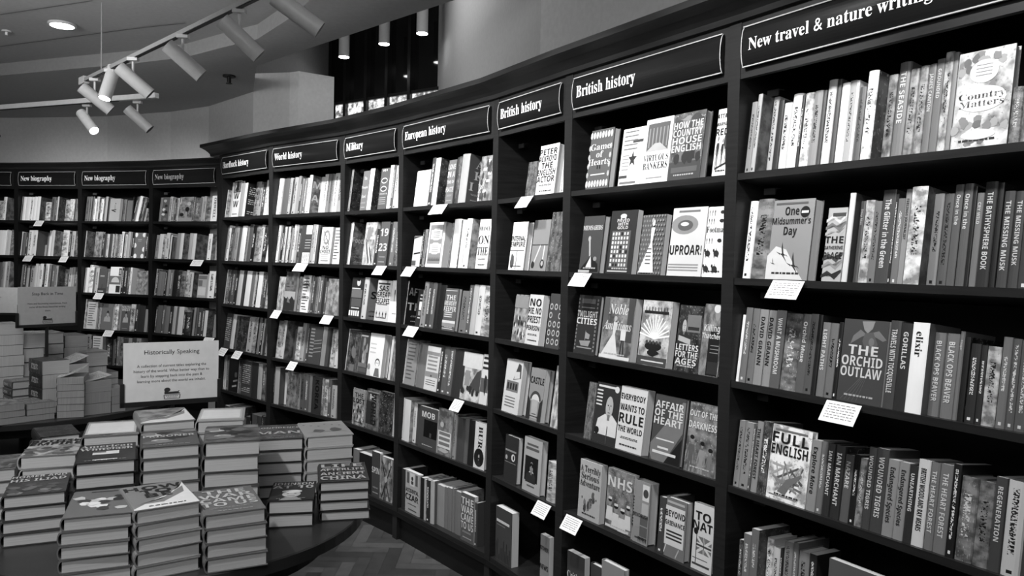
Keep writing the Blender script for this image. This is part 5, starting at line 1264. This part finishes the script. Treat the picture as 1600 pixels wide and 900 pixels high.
for key, data in ROWS.items():
    b, k = key[:-1], int(key[-1]); tau = TAU[k]; z = ZS['s%d' % k]; tn = math.tan(R(tau)); M0 = baymat(b)
    far = b in ('A0', 'A', 'B', 'C')
    rows = [r.split('|') for r in data.split('\n')]
    for i, rw in enumerate(rows):
        s, w, o, h, kind, tk, tone, ct, cp, pat, lean, txt, an = rw
        s, w, o, h, tk, lean = float(s), float(w), float(o), float(h), float(tk), float(lean); tone = int(tone); ctone = int(ct) if ct else tone
        rn = random.Random(key + str(i))
        base = M0 @ Matrix.Translation((s, o, z - (o - .004) * tn + .0004)) @ Matrix.Rotation(R(-tau), 4, 'X')
        if lean: base = base @ Matrix.Translation((w, 0, 0)) @ Matrix.Rotation(R(lean), 4, 'Y') @ Matrix.Translation((-w, 0, 0))
        side = '~' in txt; txt = txt.replace('~', '')
        if kind == 's':
            W_, T_ = min(.155 if h > .2 else .12, .27 - o), w
            Mx = base @ Matrix.Rotation(R(90), 4, 'Z') @ Matrix.Translation((0, -w, 0))
            copies = 1; st, ctx, art_ = ('' if side else txt), (txt if side else ''), an
            sp, cpp = pat, (cp or ('a' if rn.random() < .35 else ''))
            if not sp and not st and w < .06 and rn.random() < .6: sp = 'b'
        else:
            W_, T_ = w, tk; Mx = base; copies = max(1, math.ceil(tk / .045)); T_ = tk / copies; st = ''; ctx = txt; art_ = an; sp, cpp = ('b' if rn.random() < .5 else ''), pat
            if art_ in ('landscape', 'garden', 'street', 'crowd', 'couple', 'statesman', 'coat', 'nurses', 'tree', 'stilllife', 'cross', 'slips', 'mountain', 'burst', 'trio', 'poster', 'stamp', 'hedgerow', 'pencils'): cpp = 'a'
        for cidx in range(copies):
            mm = Mx @ Matrix.Translation((0, T_ * cidx, 0)) if kind == 'f' else Mx
            hh = h - .0006; hard = rn.random() < .6
            look = TONE[ctone if kind == 'f' else tone]
            face = 'book facing out' if kind == 'f' else 'book, spine out'
            if kind == 'f' and art_ in ARTW: face = 'book facing out, ' + ARTW[art_] + ' cover'
            if lean: face = 'leaning ' + face
            num = ORD[i + 1] if i + 1 < len(rows) else 'last'
            if cidx: lab = '%s copy hidden behind %s book, %s, %s' % (ORD[cidx + 1], num, SHELF[k], BAYN[b])
            else: lab = '%s %s, %s from left on %s, %s' % (look, face, num, SHELF[k], BAYN[b])
            if len(lab.split()) > 16: lab = '%s book, %s from left, %s, %s' % (look, num, SHELF[k], BAYN[b])
            args = (W_, T_ - .0003, hh, tone, ctone, sp, cpp, st, ctx, art_, hard, True, 'book', .6 if kind == 'f' else .5)
            JOBS.append((0 if cidx else seen(mm, W_ if kind == 'f' else T_, hh, (1, 0) if kind == 'f' else (0, 1)), args, cidx > 0, mm, lab, 'books on the %s of the %s' % (SHELF[k], BAYN[b]), far))

# shelf-talker cards clipped to shelf edges
CARD = flat(.78, .6, .3)
PRN = flat(.12, .6, .3)
cn = {}
for (b, k, s0, s1) in CARDS:
    z = ZS['s%d' % k]; root = empty('shelf_card'); cn[(b, k)] = cn.get((b, k), 0) + 1
    root.matrix_world = baymat(b, s0, -.004, z - .003) @ Matrix.Rotation(R(-35), 4, 'X')
    w = s1 - s0; hgt = .067
    mb = MB(); mb.box(0, w, -.0012, 0, -hgt, 0, CARD); mb.build('card', root)
    rn = random.Random(b + str(k) + str(s0)); mb = MB()
    for r in range(6):
        x = w * .1
        zz = -.011 - r * .0085
        while x < w * .88:
            l = w * (.04 + .1 * rn.random()); mb.box(x, min(x + l, w * .9), -.0016, -.0012, zz, zz + .0022, PRN); x += l + w * .03
    mb.build('print', root)
    mb = MB(); mb.box(w * .2, w * .8, 0, .004, -.012, .002, METAL); mb.build('clip', root)
    same = [c for c in CARDS if c[0] == b and c[1] == k]
    pre = '' if len(same) == 1 else ('left-hand ' if cn[(b, k)] == 1 else 'right-hand ')
    tag(root, '%swhite printed card clipped to the %s edge, %s' % (pre, SHELF[k], BAYN[b]), 'card', 'white recommendation cards on shelf edges')

# ---------------------------------------------------------------- display tables
def table(name, c, r, z, label, leg):
    root = empty('display_table', (c[0], c[1], 0)); mb = MB()
    tw = wood_mat(.018, .04, .3, 'table_wood', (6, 6, 6))
    mb.lathe([(0, z - .04), (r * .985, z - .04), (r, z - .036), (r, z - .004), (r * .995, z), (0, z)], tw, 72); o = mb.build('table_top', root)
    mb = MB(); mb.lathe([(r * .8, z - .12), (r * .8, z - .04)], WOOD, 48); mb.lathe([(.09, .03), (.07, .1), (.06, .4), (.07, z - .12), (r * .8, z - .12)], WOOD, 32); mb.build('pedestal', root)
    mb = MB(); mb.lathe([(0, 0), (r * .5, 0), (r * .5, .02), (.09, .04), (0, .04)], WOOD, 40); mb.build('base', root)
    tag(root, label, 'table', 'round display tables'); return root
table('t1', (-1.06, 2.47), .585, .84, 'dark round table in the foreground stacked with history hardbacks', 0)
table('t2', (-3.3, 5.25), .92, .66, 'lower round table further back crowded with book stacks', 0)
PG = {1: .50, 2: .42}
def stack(cx, cy, yaw, w, ztop, n, z0, spec, what, grp, ratio=1.5, curl=None, seed=0, pages=.5, hard=True):
    """spec: list for each book from the top: (tone, spine pattern, cover pattern, text, art)"""
    rn = random.Random(what); th = (ztop - z0) / n; z = z0
    for i in range(n):
        top_i = n - 1 - i; sp = spec[min(top_i, len(spec) - 1)]
        t_ = th * (1 + (.0 if i == n - 1 else 0)); H = w * ratio
        tone, spp, cpp, tx, an = sp
        j = rn.uniform(-.004, .004); jy = rn.uniform(-1.6, 1.6) if i < n - 1 else 0
        # lying flat: front cover up, tail edge towards the reader
        mm = Matrix.Translation((cx, cy, z + t_)) @ rotm(yaw + jy) @ Matrix.Translation((j, 0, 0)) @ Matrix.Rotation(R(-90), 4, 'X')
        if i == n - 1: lab = 'top book of the %s' % what
        elif i == 0: lab = 'bottom book of the %s' % what
        else: lab = '%s book down in the %s' % (ORD[top_i + 1], what)
        args = (w, t_ - .0006, H, tone, tone, spp, cpp, '', tx if top_i == 0 else '', an if top_i == 0 else '', hard, True, 'book', pages)
        JOBS.append((w * t_ * (1200 / cy) ** 2 * (2.2 if top_i == 0 else 1) * (1.6 if grp == 't1' else .8), args, top_i > 0, mm, lab, 'books in the ' + what, False))
        z += t_
S1 = {
 'howtobe': ([(6, '', '', 'HOW/TO/BE', 'swoosh')], 'front middle stack titled HOW TO BE'),
 'viking': ([(5, '', '', '', 'ornate')], 'front left stack with ornate picture cover'),
 'war': ([(5, 'b', '', 'THE/WAR/CAME/TO_US', '')], 'front right stack titled THE WAR CAME TO US'),
 'homer': ([(3, '', '', 'HOMER_AND/HIS_ILIAD', 'frieze')], 'left stack titled HOMER AND HIS ILIAD'),
 'putin': ([(4, '', '', 'PRISONER', 'battle')], 'second-row stack titled PRISONER'),
 'american': ([(2, '', '', '%American/%Whitelash', 'flag')], 'second-row stack with dark American flag cover'),
 'british': ([(7, '', 'a', 'BRITISH/EMPIRE', 'frieze')], 'stack titled BRITISH EMPIRE at the left'),
 'sagas': ([(5, '', 'a', '', 'plinth')], 'back-row stack with pale framed cover'),
 'tall': ([(6, '', 'a', '', 'swoosh')], 'back-row stack right below the sign Historically Speaking'),
 'soldiers': ([(4, '', 'a', '', 'battle')], 'stack with a painted battle scene cover'),
 'pale2': ([(7, '', '', '', 'plinth')], 'pale stack behind the battle scene cover'),
 'maggie': ([(3, '', 'a', 'CONFIDENCE/MAN', '')], 'stack titled CONFIDENCE MAN'),
 'birds': ([(7, '', '', '', 'smallbirds')], 'stack with pale cover and two small engravings'),
 'johnson': ([(2, '', '', 'JOHNSON/AT_10', 'face')], 'short stack with a dark cover showing a face'),
 'china': ([(2, '', '', 'LIFE/AFTERLIFE/ANCIENT/CHINA', 'dragon')], 'rightmost stack titled LIFE and AFTERLIFE'),
 'left': ([(5, '', 'a', '', 'frieze')], 'stack cut off at the left edge'),
 'leftback': ([(2, '', 'a', '', '')], 'low dark stack at the far left back'),
}
for (nm, x, y, yaw, w, zt, n) in STACKS1:
    sp, what = S1[nm]
    stack(x, y, yaw, w, zt, n, .8404, sp, what, 't1', ratio=1.42, pages=.50)
S2N = {'tall': ('tall paperback stack with pale numbered spines', 6, 8, 'b', 'b'), 'wavy': ('stack with white covers beside the tall paperback stack', 3, 8, '', 'b'), 'small': ('small stack behind the sign Historically Speaking', 3, 7, '', 'b'),
       'front': ('three-book stack at the front of the back table', 3, 5, '', 'b'), 'frontleft': ('stack at the front left corner of back table', 3, 6, '', 'a'), 'left2': ('left stack with dark striped spines', 4, 5, 'b', 'b'),
       'darkspines': ('stack with black and white spines on back table', 4, 3, 'a', 'a'), 'back1': ('leftmost tall stack in the back row', 6, 7, '', 'a'), 'back2': ('second tall stack in the back row', 5, 8, '', 'b'),
       'back3': ('tall stack behind the sign pole', 6, 7, '', 'a'), 'back4': ('tall stack right of the sign pole', 5, 6, '', 'b'), 'back5': ('short two-tone stack at the back right', 3, 7, '', ''), 'back0': ('tallest stack behind the sign Step Back in Time', 8, 7, '', 'a'),
       'flatleft': ('low sprawling stack at the left of back table', 3, 6, '', 'a'), 'midright': ('stack under the curled cover', 4, 4, '', 'a'), 'rightback': ('low stack at the right rim of back table', 3, 4, '', 'a')}
for (nm, x, y, yaw, w, zt) in STACKS2:
    if nm in ('flatleft', 'midright', 'rightback', 'back0'): w = .15
    what, n, tone, spp, cpp = S2N[nm]
    stack(x, y, yaw, w, zt, n, .6604, [(tone, spp, cpp, '', ''), (2 if nm.startswith('back') else 4 if nm != 'darkspines' else 1, spp, '', '', '')], what, 't2', ratio=1.45, pages=.36 if nm in ('tall', 'wavy', 'small', 'front', 'frontleft') else .5, hard=nm in ('back1', 'back2', 'back3', 'back5', 'left2'))

# the 300 books that show largest are things of their own; the rest are one object
JOBS.sort(key=lambda j: -j[0])
heap = MB()
for n_, (ar, args, bare, mm, lab, grp, far) in enumerate(JOBS):
    if n_ < 300:
        root = empty('book'); book_mesh(*args, root=root, bare=bare)
    else: book_mesh(*args, bare=bare, sink=(heap, mm))
    lift = [v for k_, v in (('top book of the tall paperback', .055), ('top book of the stack with white covers', .03), ('top book of the stack under the curled', .05), ('top book of the low sprawling', .04)) if lab.startswith(k_)]
    if lift:
        # paperback cover springing open: a bent sheet rising towards the fore-edge
        cm_ = MB(.37); W_, H_ = args[0], args[2]; mt_ = cover_mat(8, 'lines', 1)
        for k_ in range(10):
            u0, u1 = k_ / 10, (k_ + 1) / 10
            for dz in (0, -.0006): cm_.face([(u0 * W_, -.0012 - dz - lift[0] * u0 ** 1.6, 0), (u1 * W_, -.0012 - dz - lift[0] * u1 ** 1.6, 0), (u1 * W_, -.0012 - dz - lift[0] * u1 ** 1.6, H_), (u0 * W_, -.0012 - dz - lift[0] * u0 ** 1.6, H_)], mt_, [(u0, 0), (u1, 0), (u1, 1), (u0, 1)])
        if n_ < 300: cm_.build('curled_cover', root)
        else: heap.absorb(cm_, mm)
    if n_ < 300: root.matrix_world = mm; tag(root, lab, 'book', grp)
o = heap.build('small_distant_books'); o['kind'] = 'stuff'; tag(o, 'the many small books filling the far shelves, gaps and back table', 'books')
print('BOOKS', len(JOBS), 'smallest kept', JOBS[min(299, len(JOBS) - 1)][0])

# ---------------------------------------------------------------- table signs
def table_sign(pl, pr, zb, zt, lines, label, tone, pole, parent_extra=None):
    pl, pr = Vector(pl), Vector(pr); t = (pr - pl); w = t.length; t.normalize(); n = Vector((-t.y, t.x, 0))
    M = Matrix(((t.x, n.x, 0, pl.x), (t.y, n.y, 0, pl.y), (0, 0, 1, zb), (0, 0, 0, 1))); h = zt - zb
    root = empty('table_sign'); root.matrix_world = M
    mb = MB(); mb.box(0, w, 0, .004, 0, h, flat(tone, .5, .4)); card = mb.build('card', root)
    mb = MB(); ink = flat(.03, .6, .3)
    for (s, cx, zc, sy, sx) in lines:
        tr, tw = text(s, 'plain'); x = w * cx - tw * sx / 2
        for q in tr: mb.face([(x + p[0] * sx, -.0008, h * zc + p[1] * sy) for p in q], ink)
    # seated lion emblem above a small plaque
    def sh(poly): mb.face([(w * (.5 + u * .1), -.0008, h * .13 + v * h * .1) for u, v in poly], ink)
    sh([(-.8, .0), (-.8, .35), (-.55, .5), (-.5, .25), (.5, .3), (.75, .1), (.85, .0), (.85, -.1), (-.8, -.1)]); sh(ell(-.5, .62, .33, .38, 14)); sh([(.5, .2), (.75, .45), (.8, .4), (.65, .1)])
    sh(line((-.85, -.25), (.85, -.25), .08)); sh(line((-.8, -.9), (.8, -.9), .08)); sh(line((-.85, -.25), (-.8, -.9), .08)); sh(line((.85, -.25), (.8, -.9), .08))
    for k in range(7): sh(line((-.6 + k * .18, -.45), (-.5 + k * .18, -.45), .12)); sh(line((-.5 + k * .15, -.7), (-.42 + k * .15, -.7), .1))
    mb.build('print', card)
    mb = MB(); K = flat(.012, .4, .4)
    mb.box(-.010, w + .008, -.006, .012, -.014, .004, K); mb.box(-.010, 0.004, -.006, .012, -.014, h * .33, K); mb.box(w - .004, w + .008, -.006, .012, -.014, h * .33, K); mb.build('holder', root)
    mb = MB(); mb.cyl((w * .5, .012, -.014), (w * .5, .012, pole - zb), .010, K, 16); mb.build('pole', root)
    mb = MB(); mb.cyl((w * .5, .012, pole - zb), (w * .5, .012, pole - zb + .008), .07, K, 24); mb.build('foot', root)
    tag(root, label, 'sign', 'white cards on black stands on the tables'); return root
table_sign((-1.407, 2.781, 0), (-1.125, 2.950, 0), 1.119, 1.341, [('Historically Speaking', .5, .80, .0235, .023), ('A collection of current titles exploring the', .5, .585, .0147, .0139), ('history of the world. What better way than to', .5, .50, .0147, .0139), ('learn by stepping back into the past &', .5, .415, .0147, .0139), ('learning more about the world we inhabit.', .5, .33, .0147, .0139)],
           'white card headed Historically Speaking above the foreground table', .66, .841)
table_sign((-3.126, 4.855, 0), (-2.922, 5.143, 0), 1.195, 1.442, [('Step Back in Time', .5, .78, .0265, .026), ('New and fascinating experiences, from', .5, .54, .0165, .0153), ('some of the finest historical writing', .5, .45, .0165, .0153), ('there', .5, .35, .0165, .0153)],
           'grey shaded card headed Step Back in Time on back table', .40, .661)
table_sign((-4.78, 6.42, 0), (-4.216, 6.55, 0), 1.14, 1.36, [('Step Back in Time', .55, .82, .03, .03), ('New and fascinating experiences, from', .55, .6, .016, .017), ('some of the finest historical writing', .55, .48, .016, .017)], 'smaller card sign cut by the left edge, behind Step Back in Time', .55, .02)

# ---------------------------------------------------------------- ceiling fittings
WH = flat(.55, .4, .4); DK = flat(.01, .5, .3); GLOW = emit(14, 'lamp_glow')
p = Vector(CEIL['light'][0]); mb = MB(); mb.cyl((0, 0, -.004), (0, 0, -.02), .085, WH, 28); root = empty('downlight', p); mb.build('rim', root)
mb = MB(); mb.cyl((0, 0, -.0205), (0, 0, -.022), .07, emit(6, 'downlight_glow'), 28); mb.build('diffuser', root); tag(root, 'round glowing downlight recessed in the ceiling at upper left', 'light')
p = Vector(CEIL['sprinkler'][0]); root = empty('sprinkler', p); mb = MB(); mb.cyl((0, 0, 0), (0, 0, -.012), .048, DK, 20); mb.build('rose', root); mb = MB(); mb.cyl((0, 0, -.012), (0, 0, -.06), .016, DK, 12); mb.cyl((0, 0, -.06), (0, 0, -.064), .024, DK, 12); mb.build('nozzle', root); tag(root, 'small black sprinkler head on the ceiling near the wall', 'sprinkler')
p = Vector(CEIL['smoke'][0]); mb = MB(); mb.cyl((0, 0, 0), (0, 0, -.01), .03, WH, 16); mb.cyl((0, 0, -.01), (0, 0, -.03), .008, flat(.8, .3, .5), 8); o = mb.build('sprinkler'); o.location = p; tag(o, 'tiny pale sprinkler head at the far left of ceiling', 'sprinkler')
ta, tb = Vector(CEIL['track'][0]), Vector(CEIL['track'][2]); td = (tb - ta).normalized()
root = empty('light_track', ta); mb = MB(); ang = math.atan2(td.y, td.x); Mt = rotm(math.degrees(ang)); L = (tb - ta).length
mb.box(-.05, L, -.013, .013, 0, .022, flat(.33, .4, .4), Mt); mb.build('rail', root); mb = MB(); mb.box(.04, L, -.009, .009, -.003, .0, DK, Mt); mb.build('slot', root); mb = MB(); mb.box(-.08, .02, -.016, .016, -.01, .035, WH, Mt); mb.build('end_feed', root)
tag(root, 'pale ceiling light track with dark slot running diagonally to top edge', 'light track', 'light tracks hung from the ceiling')
for sdx in (((Vector(CEIL['wire'][0]) - ta).dot(td)), 2.6):
    q_ = td * sdx; mb = MB(); mb.cyl((q_.x, q_.y, .03), (q_.x, q_.y, ZM - ta.z), .0035, flat(.3, .4, .4), 8); mb.build('hanging_wire', root)
ba, bb = Vector(CEIL['bar'][0]), Vector(CEIL['bar'][1]); bd = (bb - ba).normalized(); root = empty('light_track', ba); mb = MB(); Mt = rotm(math.degrees(math.atan2(bd.y, bd.x))); mb.box(0, (bb - ba).length, -.018, .018, 0, .034, flat(.75, .4, .4), Mt); mb.build('rail', root); mb = MB(); mb.box(0, (bb - ba).length * .8, -.009, .009, -.003, 0, DK, Mt); mb.build('slot', root)
tag(root, 'white light track further back, nearly level, ending below the other', 'light track', 'light tracks hung from the ceiling')
def head(p, aim, label, glow=0, m=None, L=.205, r=.036, drop=.11):
    p = Vector(p); aim = Vector(aim).normalized(); root = empty('spotlight', p); mb = MB(); mb.box(-.028, .028, -.015, .015, -.018, 0, WH); mb.build('adapter', root)
    mb = MB(); mb.cyl((0, 0, -.022), (0, 0, -drop), .007, WH, 10); mb.build('stem', root)
    c = Vector((0, 0, -drop - .01)); a_, b_ = c - aim * L * .45, c + aim * L * .55
    mb = MB(); mb.cyl(a_, b_, r, m or WH, 28, cap1=DK); mb.build('can', root, weld=True)
    if glow:
        mb = MB(); mb.cyl(b_, b_ + aim * .003, r * .86, emit(glow, 'spot_glow_%g' % glow), 24); mb.build('lens', root)
    tag(root, label, 'spotlight', 'cylindrical track spotlights'); return p + b_
HD = [('h1', (.62, .35, -.55), 'spotlight nearest the far end of the diagonal track', 0), ('h3', (.66, .3, -.6), 'third spotlight along the diagonal track, above the back track end', 0),
      ('h4', (.66, .3, -.6), 'spotlight midway along the diagonal track', 0), ('h5', (.66, .3, -.62), 'second spotlight from the top edge on diagonal track', 0), ('h6', (.75, .25, -.5), 'largest spotlight cut by the top edge of the picture', 0)]
for k, aim, lab, gl_ in HD: head(CEIL[k][0], aim, lab, gl_)
head(CEIL['h2'][0], (-.12, -.3, -.95), 'spotlight pointing nearly straight down with glowing lens', 9, drop=.06)
head(CEIL['b2'][0], (.62, -.35, -.62), 'bright-lit white spotlight under the back track, lens glowing', 8, L=.21, m=flat(.85, .4, .4))  # can paler than the others: light falling on it is put into the colour
head(CEIL['b3'][0], (.62, .2, -.6), 'grey spotlight at the right end of the back track', 0, L=.20)
head(CEIL['b1'][0], (.5, -.3, -.7), 'spotlight cut by the left edge of the picture', 0)
for i, ((x, y, z), nm) in enumerate((((-1.73, 7.74, 3.68), 'leftmost'), ((-1.29, 7.5, 3.75), 'middle'), ((-.87, 7.06, 3.73), 'rightmost'))):
    root = empty('pendant_light', (x, y, z)); mb = MB(); mb.cyl((0, 0, .004), (0, 0, .42), .052, WH, 28); mb.build('cylinder_shade', root, weld=True)
    mb = MB(); mb.cyl((0, 0, 0), (0, 0, .004), .05, emit(10, 'pendant_glow'), 24); mb.build('lens', root); mb = MB(); mb.cyl((0, 0, .42), (0, 0, 5.2 - z), .004, DK, 8); mb.build('cord', root)
    tag(root, '%s of three white cylinder lights before the dark window' % nm, 'pendant light', 'cylinder lights before the dark window')
